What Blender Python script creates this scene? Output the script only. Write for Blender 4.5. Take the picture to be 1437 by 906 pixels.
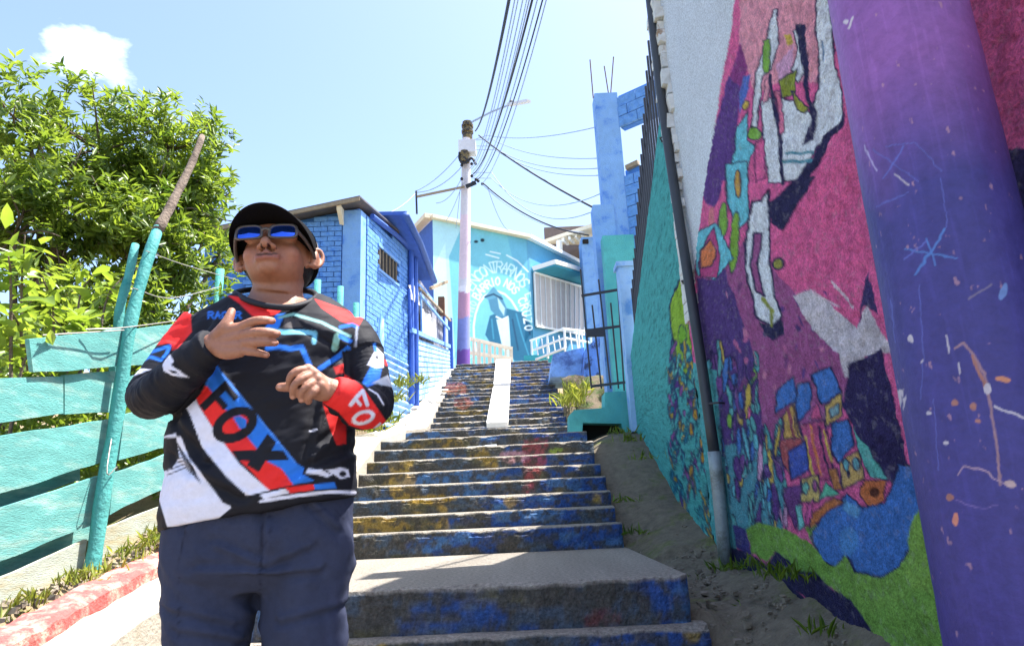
import bpy, math, random
import numpy as np
from mathutils import Vector, Matrix
for o in list(bpy.data.objects): bpy.data.objects.remove(o)
SC = bpy.context.scene
COL = SC.collection
RNG = np.random.default_rng(7)
random.seed(7)
rad = math.radians
# ------------------------------------------------------------------ camera
F_PX, CX, CY = 958.0, 718.5, 453.0            # photo pixels (1437 x 906)
PITCH, ROLL = rad(14.5), rad(2.6)
R0 = np.array([1, 0, 0.]); U0 = np.array([0, -math.sin(PITCH), math.cos(PITCH)]); FW = np.array([0, math.cos(PITCH), math.sin(PITCH)])
CR = math.cos(ROLL)*R0 - math.sin(ROLL)*U0
CU = math.sin(ROLL)*R0 + math.cos(ROLL)*U0
cam_d = bpy.data.cameras.new('camera'); cam = bpy.data.objects.new('camera', cam_d); COL.objects.link(cam)
cam_d.sensor_width = 36.0; cam_d.lens = 36.0*F_PX/1437.0; cam_d.clip_start = 0.05; cam_d.clip_end = 3000
cam.matrix_world = Matrix(((CR[0], CU[0], -FW[0], 0), (CR[1], CU[1], -FW[1], 0), (CR[2], CU[2], -FW[2], 0), (0, 0, 0, 1)))
SC.camera = cam
# ------------------------------------------------------------------ light
SUN_EL, SUN_AZ = rad(66), rad(74)              # azimuth measured from +Y (up the stairs) towards +X
SUN_DIR = np.array([math.sin(SUN_AZ)*math.cos(SUN_EL), math.cos(SUN_AZ)*math.cos(SUN_EL), math.sin(SUN_EL)])
world = bpy.data.worlds.new('World'); SC.world = world; world.use_nodes = True
wn = world.node_tree.nodes; wl = world.node_tree.links
for n in list(wn): wn.remove(n)
out = wn.new('ShaderNodeOutputWorld'); bg = wn.new('ShaderNodeBackground'); sky = wn.new('ShaderNodeTexSky')
sky.sky_type = 'NISHITA'; sky.sun_disc = False; sky.sun_elevation = SUN_EL; sky.sun_rotation = SUN_AZ
sky.altitude = 1600; sky.air_density = 1.0; sky.dust_density = 6.3; sky.ozone_density = .8
bg.inputs['Strength'].default_value = 0.15
# scattered fair weather clouds over the whole sky
tcw = wn.new('ShaderNodeTexCoord'); mapw = wn.new('ShaderNodeMapping'); mapw.inputs['Scale'].default_value = (1.5, 1.5, 3.2)
nzw = wn.new('ShaderNodeTexNoise'); nzw.inputs['Scale'].default_value = 2.1; nzw.inputs['Detail'].default_value = 9; nzw.inputs['Roughness'].default_value = .58
rpw = wn.new('ShaderNodeValToRGB'); rpw.color_ramp.elements[0].position = .43; rpw.color_ramp.elements[1].position = .84; rpw.color_ramp.elements[1].color = (.7, .7, .7, 1)
mxw = wn.new('ShaderNodeMixRGB'); mxw.inputs['Color2'].default_value = (9.5, 9.7, 10, 1)
wl.new(tcw.outputs['Generated'], mapw.inputs['Vector']); wl.new(mapw.outputs[0], nzw.inputs['Vector']); 
ray0 = FW+CR*((122-CX)/F_PX)+CU*((CY-80)/F_PX)
prev = None
for cpos in (tuple(ray0), (-.75, .1, .62), (.3, -.8, .45), (.85, -.35, .5), (-.3, -.6, .8), (.72, .62, .28), (-.9, -.4, .3)):
    cd = Vector(cpos).normalized(); vd = wn.new('ShaderNodeVectorMath'); vd.operation = 'SUBTRACT'; vd.inputs[1].default_value = cd; wl.new(tcw.outputs['Generated'], vd.inputs[0])
    vm = wn.new('ShaderNodeVectorMath'); vm.operation = 'MULTIPLY'; vm.inputs[1].default_value = (1, 1, 1.7); wl.new(vd.outputs[0], vm.inputs[0])
    ln = wn.new('ShaderNodeVectorMath'); ln.operation = 'LENGTH'; wl.new(vm.outputs[0], ln.inputs[0])
    mr_ = wn.new('ShaderNodeMapRange'); mr_.inputs['From Min'].default_value = .02; mr_.inputs['From Max'].default_value = .088; mr_.inputs['To Min'].default_value = .12; mr_.inputs['To Max'].default_value = -.35; wl.new(ln.outputs['Value'], mr_.inputs['Value'])
    if prev is None: prev = mr_.outputs[0]
    else:
        mm_ = wn.new('ShaderNodeMath'); mm_.operation = 'MAXIMUM'; wl.new(prev, mm_.inputs[0]); wl.new(mr_.outputs[0], mm_.inputs[1]); prev = mm_.outputs[0]
add_ = wn.new('ShaderNodeMath'); add_.operation = 'ADD'; wl.new(nzw.outputs['Fac'], add_.inputs[0]); wl.new(prev, add_.inputs[1]); wl.new(add_.outputs[0], rpw.inputs[0])
nzw.inputs['Scale'].default_value = 7.5
wl.new(rpw.outputs[0], mxw.inputs['Fac']); wl.new(sky.outputs[0], mxw.inputs['Color1'])
wl.new(mxw.outputs[0], bg.inputs['Color']); wl.new(bg.outputs[0], out.inputs['Surface'])
sun_d = bpy.data.lights.new('sun', 'SUN'); sun_d.energy = 5.0; sun_d.angle = rad(.55); sun_d.color = (1, .96, .89)
sun = bpy.data.objects.new('sun', sun_d); COL.objects.link(sun)
sun.rotation_euler = Vector(SUN_DIR).to_track_quat('Z', 'Y').to_euler(); sun.location = (8, 8, 20)
vs = SC.view_settings; vs.view_transform = 'Standard'; vs.look = 'None'; vs.exposure = 1.55; vs.gamma = 1.0
try: vs.use_curve_mapping = False
except Exception: pass
SC.render.resolution_x, SC.render.resolution_y = 1024, 645
# ------------------------------------------------------------------ pixel -> place
def ray(px, py): return FW + CR*((px-CX)/F_PX) + CU*((CY-py)/F_PX)
def at(px, py, x=None, y=None, z=None):
    d = ray(px, py)
    return d*(x/d[0] if x is not None else y/d[1] if y is not None else z/d[2])
def on_wall(px, py, A, B):
    """ray against the vertical wall through ground points A, B"""
    n = np.array([B[1]-A[1], -(B[0]-A[0])]); d = ray(px, py)
    return d*((n[0]*A[0]+n[1]*A[1])/(n[0]*d[0]+n[1]*d[1]))
def proj(P):
    P = np.asarray(P, float); w = P@FW
    return np.stack([CX+F_PX*(P@CR)/w, CY-F_PX*(P@CU)/w], -1)
# ------------------------------------------------------------------ colours, noise, painting
def C(r, g=None, b=None, k=1.0):
    if g is None: r, g, b = r
    f = lambda c: ((c/255+.055)/1.055)**2.4 if c > 10.3 else c/255/12.92
    return np.array([f(r)*k, f(g)*k, f(b)*k])
def _hash(i, j, k, s):
    h = (i*374761393 + j*668265263 + k*2147483647 + s*974634777) & 0xFFFFFFFF
    h = ((h ^ (h >> 13))*1274126177) & 0xFFFFFFFF
    return ((h ^ (h >> 16)) & 0xFFFF)/65535.0
def vnoise(P, seed=0):
    P = np.asarray(P, float); I = np.floor(P).astype(np.int64); f = P-I; f = f*f*(3-2*f)
    r = 0
    for a in (0, 1):
        wa = f[:, 0] if a else 1-f[:, 0]
        for b in (0, 1):
            wb = f[:, 1] if b else 1-f[:, 1]
            for c in (0, 1):
                wc = f[:, 2] if c else 1-f[:, 2]
                r = r + wa*wb*wc*_hash(I[:, 0]+a, I[:, 1]+b, I[:, 2]+c, seed)
    return r
def fbm(P, octs=4, seed=0, gain=.5):
    P = np.asarray(P, float); s = 0; a = 1; t = 0
    for o in range(octs):
        s = s + a*vnoise(P*2**o + 17.3*o, seed+o); t += a; a *= gain
    return s/t
def in_poly(Q, pts):
    pts = np.asarray(pts, float); x, y = Q[:, 0], Q[:, 1]; ins = np.zeros(len(Q), bool)
    n = len(pts); j = n-1
    for i in range(n):
        xi, yi = pts[i]; xj, yj = pts[j]
        if yi != yj:
            c = ((yi > y) != (yj > y)) & (x < (xj-xi)*(y-yi)/(yj-yi)+xi); ins ^= c
        j = i
    return ins
def d_line(Q, pts):
    pts = np.asarray(pts, float); d = np.full(len(Q), 1e9)
    for a, b in zip(pts[:-1], pts[1:]):
        ab = b-a; L = (ab@ab)+1e-9
        t = np.clip(((Q-a)@ab)/L, 0, 1); d = np.minimum(d, np.hypot(*(Q-a-t[:, None]*ab).T))
    return d
def paint(cols, Q, shapes, mask=None, soft=1.6):
    """shapes: ('p', pts, colour[, edge_w, edge_colour]) | ('l', pts, width, colour) | ('e', cx, cy, rx, ry, deg, colour[, edge_w, edge_colour])"""
    for s in shapes:
        if s[0] == 'e':
            t = np.linspace(0, 2*np.pi, 22, endpoint=False); c, n = math.cos(rad(s[5])), math.sin(rad(s[5]))
            u, v = s[3]*np.cos(t), s[4]*np.sin(t)
            s = ('p', np.stack([s[1]+u*c-v*n, s[2]+u*n+v*c], 1)) + tuple(s[6:])
        pts = np.asarray(s[1], float); w = s[2] if s[0] == 'l' else (s[3] if len(s) > 3 else 0)
        lo, hi = pts.min(0)-w-2, pts.max(0)+w+2
        sel = (Q[:, 0] > lo[0]) & (Q[:, 0] < hi[0]) & (Q[:, 1] > lo[1]) & (Q[:, 1] < hi[1])
        if mask is not None: sel &= mask
        idx = np.nonzero(sel)[0]
        if not len(idx): continue
        q = Q[idx]
        def lay(al, col): al = np.clip(al, 0, 1)[:, None]; cols[idx] = cols[idx]*(1-al)+np.asarray(col)*al
        if s[0] == 'l': lay((w/2-d_line(q, pts))/soft+.5, s[3])
        else:
            d = d_line(q, np.vstack([pts, pts[:1]])); sd = np.where(in_poly(q, pts), d, -d); lay(sd/soft+.5, s[2])
            if len(s) > 3: lay((s[3]/2-d)/soft+.5, s[4])
STROKE = {'A': [[(0,0),(.5,1),(1,0)],[(.2,.4),(.8,.4)]], 'B': [[(0,0),(0,1),(.7,1),(.9,.78),(.7,.55),(0,.55)],[(.7,.55),(1,.28),(.7,0),(0,0)]],
 'C': [[(1,.85),(.6,1),(.15,.85),(0,.5),(.15,.15),(.6,0),(1,.15)]], 'D': [[(0,0),(0,1),(.6,1),(1,.6),(1,.4),(.6,0),(0,0)]], 'E': [[(1,1),(0,1),(0,0),(1,0)],[(0,.5),(.8,.5)]],
 'F': [[(1,1),(0,1),(0,0)],[(0,.5),(.8,.5)]], 'I': [[(.5,0),(.5,1)]], 'L': [[(0,1),(0,0),(1,0)]], 'N': [[(0,0),(0,1),(1,0),(1,1)]], 'O': [[(.5,0),(.1,.2),(0,.5),(.1,.8),(.5,1),(.9,.8),(1,.5),(.9,.2),(.5,0)]],
 'R': [[(0,0),(0,1),(.7,1),(1,.77),(.7,.52),(0,.52)],[(.5,.52),(1,0)]], 'S': [[(1,.85),(.6,1),(.1,.85),(.1,.62),(.9,.4),(.9,.15),(.5,0),(0,.15)]], 'T': [[(0,1),(1,1)],[(.5,1),(.5,0)]],
 'U': [[(0,1),(0,.25),(.3,0),(.7,0),(1,.25),(1,1)]], 'X': [[(0,0),(1,1)],[(0,1),(1,0)]], 'Z': [[(0,1),(1,1),(0,0),(1,0)]], 'M': [[(0,0),(0,1),(.5,.4),(1,1),(1,0)]],
 '4': [[(.8,0),(.8,1),(0,.35),(1,.35)]], '1': [[(.2,.75),(.6,1),(.6,0)]], '8': [[(.5,.52),(.15,.75),(.5,1),(.85,.75),(.5,.52),(.05,.25),(.5,0),(.95,.25),(.5,.52)]], '0': [[(.5,0),(0,.3),(0,.7),(.5,1),(1,.7),(1,.3),(.5,0)]]}
def glyph(ch, O, A, B, w, col):
    O, A, B = map(lambda t: np.asarray(t, float), (O, A, B))
    return [('l', [O+A*a+B*b for a, b in st], w, col) for st in STROKE.get(ch, [])]
# ------------------------------------------------------------------ materials
MATS = {}
def _nt(name):
    m = bpy.data.materials.new(name); m.use_nodes = True; nt = m.node_tree
    return m, nt, nt.nodes['Principled BSDF']
def mat(name, col, rough=.7, var=.15, scale=6., bump=.0, bscale=40., metal=0., col2=None, mix=(.45, .6), mscale=None, spec=.4, detail=6, stretch=None):
    """procedural surface: noise tinted base, optional second colour in worn patches, bump"""
    if name in MATS: return MATS[name]
    m, nt, p = _nt(name); N, L = nt.nodes, nt.links
    tc = N.new('ShaderNodeTexCoord'); geo = N.new('ShaderNodeNewGeometry')
    n1 = N.new('ShaderNodeTexNoise'); n1.inputs['Scale'].default_value = scale; n1.inputs['Detail'].default_value = detail; n1.inputs['Roughness'].default_value = .65
    L.new(geo.outputs['Position'], n1.inputs['Vector'])
    class _S: outputs = {'Position': geo.outputs['Position']}
    if stretch:
        sv = N.new('ShaderNodeVectorMath'); sv.operation = 'MULTIPLY'; sv.inputs[1].default_value = stretch; L.new(geo.outputs['Position'], sv.inputs[0]); _S.outputs = {'Position': sv.outputs[0]}; L.new(sv.outputs[0], n1.inputs['Vector'])
    geo = _S
    mr = N.new('ShaderNodeMapRange'); mr.inputs['From Min'].default_value = .25; mr.inputs['From Max'].default_value = .75
    mr.inputs['To Min'].default_value = 1-var; mr.inputs['To Max'].default_value = 1+var; L.new(n1.outputs['Fac'], mr.inputs['Value'])
    base = N.new('ShaderNodeRGB'); base.outputs[0].default_value = (*col, 1); cur = base.outputs[0]
    if col2 is not None:
        n2 = N.new('ShaderNodeTexNoise'); n2.inputs['Scale'].default_value = mscale or scale*.5; n2.inputs['Detail'].default_value = 8; n2.inputs['Roughness'].default_value = .7
        L.new(geo.outputs['Position'], n2.inputs['Vector'])
        rp = N.new('ShaderNodeMapRange'); rp.inputs['From Min'].default_value = mix[0]; rp.inputs['From Max'].default_value = mix[1]; L.new(n2.outputs['Fac'], rp.inputs['Value'])
        mx = N.new('ShaderNodeMixRGB'); mx.inputs['Color2'].default_value = (*col2, 1); L.new(rp.outputs[0], mx.inputs['Fac']); L.new(cur, mx.inputs['Color1']); cur = mx.outputs[0]
    hs = N.new('ShaderNodeHueSaturation'); L.new(mr.outputs[0], hs.inputs['Value']); L.new(cur, hs.inputs['Color']); L.new(hs.outputs[0], p.inputs['Base Color'])
    p.inputs['Roughness'].default_value = rough; p.inputs['Metallic'].default_value = metal; p.inputs['Specular IOR Level'].default_value = spec
    if bump:
        nb = N.new('ShaderNodeTexNoise'); nb.inputs['Scale'].default_value = bscale; nb.inputs['Detail'].default_value = 8; L.new(geo.outputs['Position'], nb.inputs['Vector'])
        bp = N.new('ShaderNodeBump'); bp.inputs['Strength'].default_value = min(1, bump); bp.inputs['Distance'].default_value = .02; L.new(nb.outputs['Fac'], bp.inputs['Height']); L.new(bp.outputs[0], p.inputs['Normal'])
    MATS[name] = m; return m
def vmat(name, rough=.8, var=.12, scale=30., bump=.4, bscale=60., spec=.3, bdist=.02, sheen=0., sss=0., scale2=None):
    """surface whose paint / dye colours are stored on the mesh (attribute Col)"""
    if name in MATS: return MATS[name]
    m, nt, p = _nt(name); N, L = nt.nodes, nt.links
    at_ = N.new('ShaderNodeVertexColor'); at_.layer_name = 'Col'; geo = N.new('ShaderNodeNewGeometry')
    n1 = N.new('ShaderNodeTexNoise'); n1.inputs['Scale'].default_value = scale; n1.inputs['Detail'].default_value = 6; n1.inputs['Roughness'].default_value = .7
    L.new(geo.outputs['Position'], n1.inputs['Vector'])
    mr = N.new('ShaderNodeMapRange'); mr.inputs['From Min'].default_value = .25; mr.inputs['From Max'].default_value = .75
    mr.inputs['To Min'].default_value = 1-var; mr.inputs['To Max'].default_value = 1+var; L.new(n1.outputs['Fac'], mr.inputs['Value'])
    hs = N.new('ShaderNodeHueSaturation'); L.new(mr.outputs[0], hs.inputs['Value']); L.new(at_.outputs['Color'], hs.inputs['Color']); L.new(hs.outputs[0], p.inputs['Base Color'])
    p.inputs['Roughness'].default_value = rough; p.inputs['Specular IOR Level'].default_value = spec
    if sheen: p.inputs['Sheen Weight'].default_value = sheen
    if sss: p.inputs['Subsurface Weight'].default_value = sss; p.inputs['Subsurface Radius'].default_value = (.012, .005, .003); p.inputs['Subsurface Scale'].default_value = .5
    if bump:
        nb = N.new('ShaderNodeTexNoise'); nb.inputs['Scale'].default_value = bscale; nb.inputs['Detail'].default_value = 8; nb.inputs['Roughness'].default_value = .6; L.new(geo.outputs['Position'], nb.inputs['Vector'])
        bp = N.new('ShaderNodeBump'); bp.inputs['Strength'].default_value = bump; bp.inputs['Distance'].default_value = bdist; L.new(nb.outputs['Fac'], bp.inputs['Height']); L.new(bp.outputs[0], p.inputs['Normal'])
    MATS[name] = m; return m
def leafmat(name, col, col2, trans=.45, scale=3.):
    m, nt, p = _nt(name); N, L = nt.nodes, nt.links
    geo = N.new('ShaderNodeNewGeometry'); n1 = N.new('ShaderNodeTexNoise'); n1.inputs['Scale'].default_value = scale; n1.inputs['Detail'].default_value = 4
    L.new(geo.outputs['Position'], n1.inputs['Vector'])
    ad = N.new('ShaderNodeMath'); ad.operation = 'MULTIPLY_ADD'; ad.inputs[1].default_value = .5; L.new(geo.outputs['Random Per Island'], ad.inputs[0])
    mm = N.new('ShaderNodeMath'); mm.operation = 'MULTIPLY_ADD'; mm.inputs[1].default_value = 1.6; mm.inputs[2].default_value = -.55; L.new(n1.outputs['Fac'], mm.inputs[0]); L.new(mm.outputs[0], ad.inputs[2])
    mx = N.new('ShaderNodeMixRGB'); mx.inputs['Color1'].default_value = (*col, 1); mx.inputs['Color2'].default_value = (*col2, 1); L.new(ad.outputs[0], mx.inputs['Fac']); mx.use_clamp = True
    L.new(mx.outputs[0], p.inputs['Base Color']); p.inputs['Roughness'].default_value = .38; p.inputs['Specular IOR Level'].default_value = .5
    tr = N.new('ShaderNodeBsdfTranslucent'); g = N.new('ShaderNodeHueSaturation'); g.inputs['Value'].default_value = 1.6; g.inputs['Hue'].default_value = .485; g.inputs['Saturation'].default_value = 1.1
    L.new(mx.outputs[0], g.inputs['Color']); L.new(g.outputs[0], tr.inputs['Color'])
    ms = N.new('ShaderNodeMixShader'); ms.inputs[0].default_value = trans; L.new(p.outputs[0], ms.inputs[1]); L.new(tr.outputs[0], ms.inputs[2])
    L.new(ms.outputs[0], N['Material Output'].inputs['Surface']); MATS[name] = m; return m
# ------------------------------------------------------------------ objects
ORG = {}
def finish(o, parent, org):
    COL.objects.link(o); o.location = org
    if parent is not None: o.parent = parent; o.location = Vector(org)-Vector(ORG[parent.name])
    ORG[o.name] = tuple(org); return o
def thing(name, label, cat, loc, group=None, kind=None):
    o = bpy.data.objects.new(name, None); o.empty_display_size = .1
    finish(o, None, tuple(loc)); tag(o, label, cat, group, kind); return o
def tag(o, label=None, cat=None, group=None, kind=None):
    if label: o['label'] = label
    if cat: o['category'] = cat
    if group: o['group'] = group
    if kind: o['kind'] = kind
    return o
def obj(name, V, Fc, m, parent=None, smooth=False, cols=None, kind=None, org=None):
    V = np.asarray(V, float)
    if org is None:
        org = ORG[parent.name] if parent is not None else (float((V[:, 0].min()+V[:, 0].max())/2), float((V[:, 1].min()+V[:, 1].max())/2), float(V[:, 2].min()))
    me = bpy.data.meshes.new(name); VV = V-np.asarray(org)
    if isinstance(Fc, np.ndarray) and Fc.ndim == 2:
        nf, k = Fc.shape; me.vertices.add(len(VV)); me.vertices.foreach_set('co', VV.astype(np.float32).ravel())
        me.loops.add(nf*k); me.loops.foreach_set('vertex_index', Fc.astype(np.int32).ravel())
        me.polygons.add(nf); me.polygons.foreach_set('loop_start', np.arange(0, nf*k, k, dtype=np.int32)); me.update(calc_edges=True); me.validate()
    else: me.from_pydata(VV.tolist(), [], [tuple(map(int, f)) for f in Fc])
    if smooth: me.polygons.foreach_set('use_smooth', np.ones(len(me.polygons), bool))
    if cols is not None:
        a = me.color_attributes.new('Col', 'FLOAT_COLOR', 'POINT'); a.data.foreach_set('color', np.hstack([cols, np.ones((len(cols), 1))]).astype(np.float32).ravel())
    me.materials.append(m); me.update()
    o = bpy.data.objects.new(name, me); finish(o, parent, org)
    if kind: o['kind'] = kind
    return o
def copy_piece(src, parent, loc, rot=None, scale=None, name=None):
    c = src.copy(); COL.objects.link(c); c.parent = parent; c.location = Vector(loc)-Vector(ORG[parent.name]); ORG[c.name] = tuple(loc)
    if rot is not None: c.rotation_euler = rot
    if scale is not None: c.scale = scale
    return c
class MB:
    def __init__(s): s.V = []; s.F = []; s.n = 0
    def add(s, V, Fc):
        s.V.append(np.asarray(V, float)); s.F += [tuple(i+s.n for i in f) for f in Fc]; s.n += len(V); return s
    def hexa(s, p):  # 8 corners: 0-3 bottom loop, 4-7 top loop
        return s.add(p, [(3, 2, 1, 0), (4, 5, 6, 7), (0, 1, 5, 4), (1, 2, 6, 5), (2, 3, 7, 6), (3, 0, 4, 7)])
    def box(s, a, b):
        (x0, y0, z0), (x1, y1, z1) = a, b
        return s.hexa([(x0,y0,z0),(x1,y0,z0),(x1,y1,z0),(x0,y1,z0),(x0,y0,z1),(x1,y0,z1),(x1,y1,z1),(x0,y1,z1)])
    def beam(s, a, b, w, h, up=(0, 0, 1)):
        a, b = np.asarray(a, float), np.asarray(b, float); d = b-a; d /= np.linalg.norm(d); up = np.asarray(up, float)
        sd = np.cross(d, up); sd /= np.linalg.norm(sd)+1e-9; u = np.cross(sd, d); sd = sd*w/2; u = u*h/2
        return s.hexa([a-sd-u, a+sd-u, b+sd-u, b-sd-u, a-sd+u, a+sd+u, b+sd+u, b-sd+u])
    def slab(s, quad, n):  # quad of 4 points thickened by vector n
        q = np.asarray(quad, float); return s.hexa(list(q)+list(q+np.asarray(n)))
    def prism(s, poly, n):
        q = np.asarray(poly, float); k = len(q)
        return s.add(np.vstack([q, q+np.asarray(n)]), [tuple(range(k))[::-1], tuple(range(k, 2*k))]+[(i, (i+1) % k, k+(i+1) % k, k+i) for i in range(k)])
    def tube(s, path, r, n=8, ell=1., cap=True, round_=False):
        P = np.asarray(path, float); k = len(P); r = np.broadcast_to(np.asarray(r, float), (k,)).copy()
        if round_:
            d0 = P[0]-P[1]; d0 /= np.linalg.norm(d0); d1 = P[-1]-P[-2]; d1 /= np.linalg.norm(d1); A, RA, B, RB = [], [], [], []
            for t in (.95, .7, .35): A.append(P[0]+d0*r[0]*t); RA.append(r[0]*math.sqrt(1-t*t)); B.insert(0, P[-1]+d1*r[-1]*t); RB.insert(0, r[-1]*math.sqrt(1-t*t))
            P = np.vstack([A, P, B]); r = np.concatenate([RA, r, RB]); k = len(P)
        T = np.gradient(P, axis=0); T /= np.linalg.norm(T, axis=1)[:, None]+1e-12
        u = np.cross(T[0], (0, 0, 1.)); 
        if np.linalg.norm(u) < .1: u = np.cross(T[0], (1., 0, 0))
        u /= np.linalg.norm(u); V = []
        for i in range(k):
            u = u-T[i]*(u@T[i]); u /= np.linalg.norm(u); v = np.cross(T[i], u)
            a = np.arange(n)*2*np.pi/n; V.append(P[i]+r[i]*(np.cos(a)[:, None]*u+ell*np.sin(a)[:, None]*v))
        Fc = [(i*n+j, i*n+(j+1) % n, (i+1)*n+(j+1) % n, (i+1)*n+j) for i in range(k-1) for j in range(n)]
        if cap: Fc += [tuple(range(n))[::-1], tuple((k-1)*n+j for j in range(n))]
        return s.add(np.vstack(V), Fc)
    def rings(s, R):  # loft of equal rings with caps
        k, n = len(R), len(R[0])
        Fc = [(i*n+j, i*n+(j+1) % n, (i+1)*n+(j+1) % n, (i+1)*n+j) for i in range(k-1) for j in range(n)]+[tuple(range(n))[::-1], tuple((k-1)*n+j for j in range(n))]
        return s.add(np.vstack(R), Fc)
    def ball(s, c, r, M=None, nu=20, nv=14):
        r = np.broadcast_to(np.asarray(r, float), (3,)); V = [(0, 0, -1)]
        for i in range(1, nv):
            t = -math.pi/2+math.pi*i/nv
            for j in range(nu): a = 2*math.pi*j/nu; V.append((math.cos(t)*math.cos(a), math.cos(t)*math.sin(a), math.sin(t)))
        V.append((0, 0, 1)); V = np.array(V)*r
        if M is not None: V = V@np.asarray(M).T
        Fc = [(0, 1+(j+1) % nu, 1+j) for j in range(nu)]
        for i in range(nv-2): Fc += [(1+i*nu+j, 1+i*nu+(j+1) % nu, 1+(i+1)*nu+(j+1) % nu, 1+(i+1)*nu+j) for j in range(nu)]
        l = len(V)-1; Fc += [(1+(nv-2)*nu+j, 1+(nv-2)*nu+(j+1) % nu, l) for j in range(nu)]
        return s.add(V+np.asarray(c, float), Fc)
    def arr(s): return np.vstack(s.V), s.F
    def build(s, name, m, parent=None, smooth=False, **k):
        V, Fc = s.arr(); return obj(name, V, Fc, m, parent, smooth, **k)
def grid_faces(nr, nc):
    i = np.arange(nr-1)[:, None]*nc+np.arange(nc-1)[None]; return np.stack([i, i+1, i+nc+1, i+nc], -1).reshape(-1, 4)
def remesh(mb, voxel, smooth=2):
    V, Fc = mb.arr(); me = bpy.data.meshes.new('tmp'); me.from_pydata(V.tolist(), [], [tuple(map(int, f)) for f in Fc]); o = bpy.data.objects.new('tmp', me); COL.objects.link(o)
    r = o.modifiers.new('r', 'REMESH'); r.mode = 'VOXEL'; r.voxel_size = voxel; r.adaptivity = 0
    if smooth: q = o.modifiers.new('s', 'SMOOTH'); q.factor = .5; q.iterations = smooth
    dg = bpy.context.evaluated_depsgraph_get(); e = o.evaluated_get(dg); m2 = e.to_mesh()
    W = np.zeros(len(m2.vertices)*3, np.float32); m2.vertices.foreach_get('co', W); W = W.reshape(-1, 3).astype(float)
    Nn = np.zeros(len(m2.vertices)*3, np.float32); m2.vertices.foreach_get('normal', Nn); Nn = Nn.reshape(-1, 3).astype(float)
    L = np.zeros(len(m2.loops), np.int32); m2.loops.foreach_get('vertex_index', L)
    tot = np.zeros(len(m2.polygons), np.int32); m2.polygons.foreach_get('loop_total', tot)
    if (tot == 4).all(): Q = L.reshape(-1, 4)
    else: Q = [tuple(p.vertices) for p in m2.polygons]
    e.to_mesh_clear(); bpy.data.objects.remove(o); bpy.data.meshes.remove(me)
    return W, Q, Nn
def spline(pts, n):
    """Catmull-Rom through points"""
    P = np.asarray(pts, float); P = np.vstack([2*P[0]-P[1], P, 2*P[-1]-P[-2]]); m = len(P)-3; t = np.linspace(0, m-1e-6, n); i = t.astype(int); f = (t-i)[:, None]
    a, b, c, d = P[i], P[i+1], P[i+2], P[i+3]
    return .5*((2*b)+(c-a)*f+(2*a-5*b+4*c-d)*f**2+(3*b-a-3*c+d)*f**3)
# ================================================================== ground, stairs, kerbs
def lerp1(xs, ys): return lambda t: np.interp(t, xs, ys)
gs = lerp1([-60, -8, .7, 3.9, 4.2, 6.5, 8.86, 12, 18.4, 21, 30, 80, 400], [-14, -2.9, -1.1, -.905, -.47, -.46, .8, 1.12, 3.6, 3.62, 3.9, 6, 6])
gl = lerp1([-60, -8, 2, 3.5, 4.7, 5.6, 11, 18.3, 30, 80, 400], [-14, -2.9, -.83, -.5, -.29, -.06, 1.62, 3.45, 4.0, 6, 6])
rs = lerp1([-2, 2.5, 3.6, 4.2, 5, 6.5, 7.5, 8.9, 12.2, 14, 18.4], [-1.7, -.8, -.57, -.455, -.33, -.12, .27, .84, 1.3, 2.0, 3.55])
xleft = lerp1([-5, 4.2, 8.9, 11.9, 12.3, 18.4], [-2.13, -2.13, -1.87, -2.05, -1.71, -1.58])
wb = lerp1([-5, 2.2, 3.4, 4.44, 5.63, 7.12, 8.79, 9.9, 12], [-1.6, -.76, -.69, -.575, -.5, -.07, .72, .9, 1.2])
XR, XW = .95, 1.58
M_dirt = mat('dirt', C(150, 132, 104, .8), .95, .25, 9, .6, 60, col2=C(96, 104, 52, .8), mix=(.5, .62), mscale=2.2)
xs = np.concatenate([[-400, -150, -60, -30, -18, -12, -9, -7], np.linspace(-6, 4, 61), [5, 7, 10, 16, 30, 60, 150, 400]])
ys = np.concatenate([[-200, -60, -20, -8, -4], np.linspace(-2, 22, 121), [24, 27, 32, 40, 60, 100, 200, 400, 700]])
X, Y = np.meshgrid(xs, ys); GSz = gs(Y)-.55
Zl = gl(Y)+np.clip((-X-2.9)*.05, 0, 1.2); t = np.clip((X+2.6)/.35, 0, 1)
Z = Zl*(1-t)+GSz*t; t2 = np.clip((X-2.2)/2, 0, 1); Z = Z*(1-t2)+(GSz+.3)*t2
Z += (fbm(np.stack([X.ravel()*2, Y.ravel()*2, 0*X.ravel()], 1), 3, 5).reshape(X.shape)-.5)*.06
g = obj('ground', np.stack([X, Y, Z], -1).reshape(-1, 3), grid_faces(len(ys), len(xs)), M_dirt, smooth=True, org=(0, 0, 0)); tag(g, kind='structure')
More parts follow.
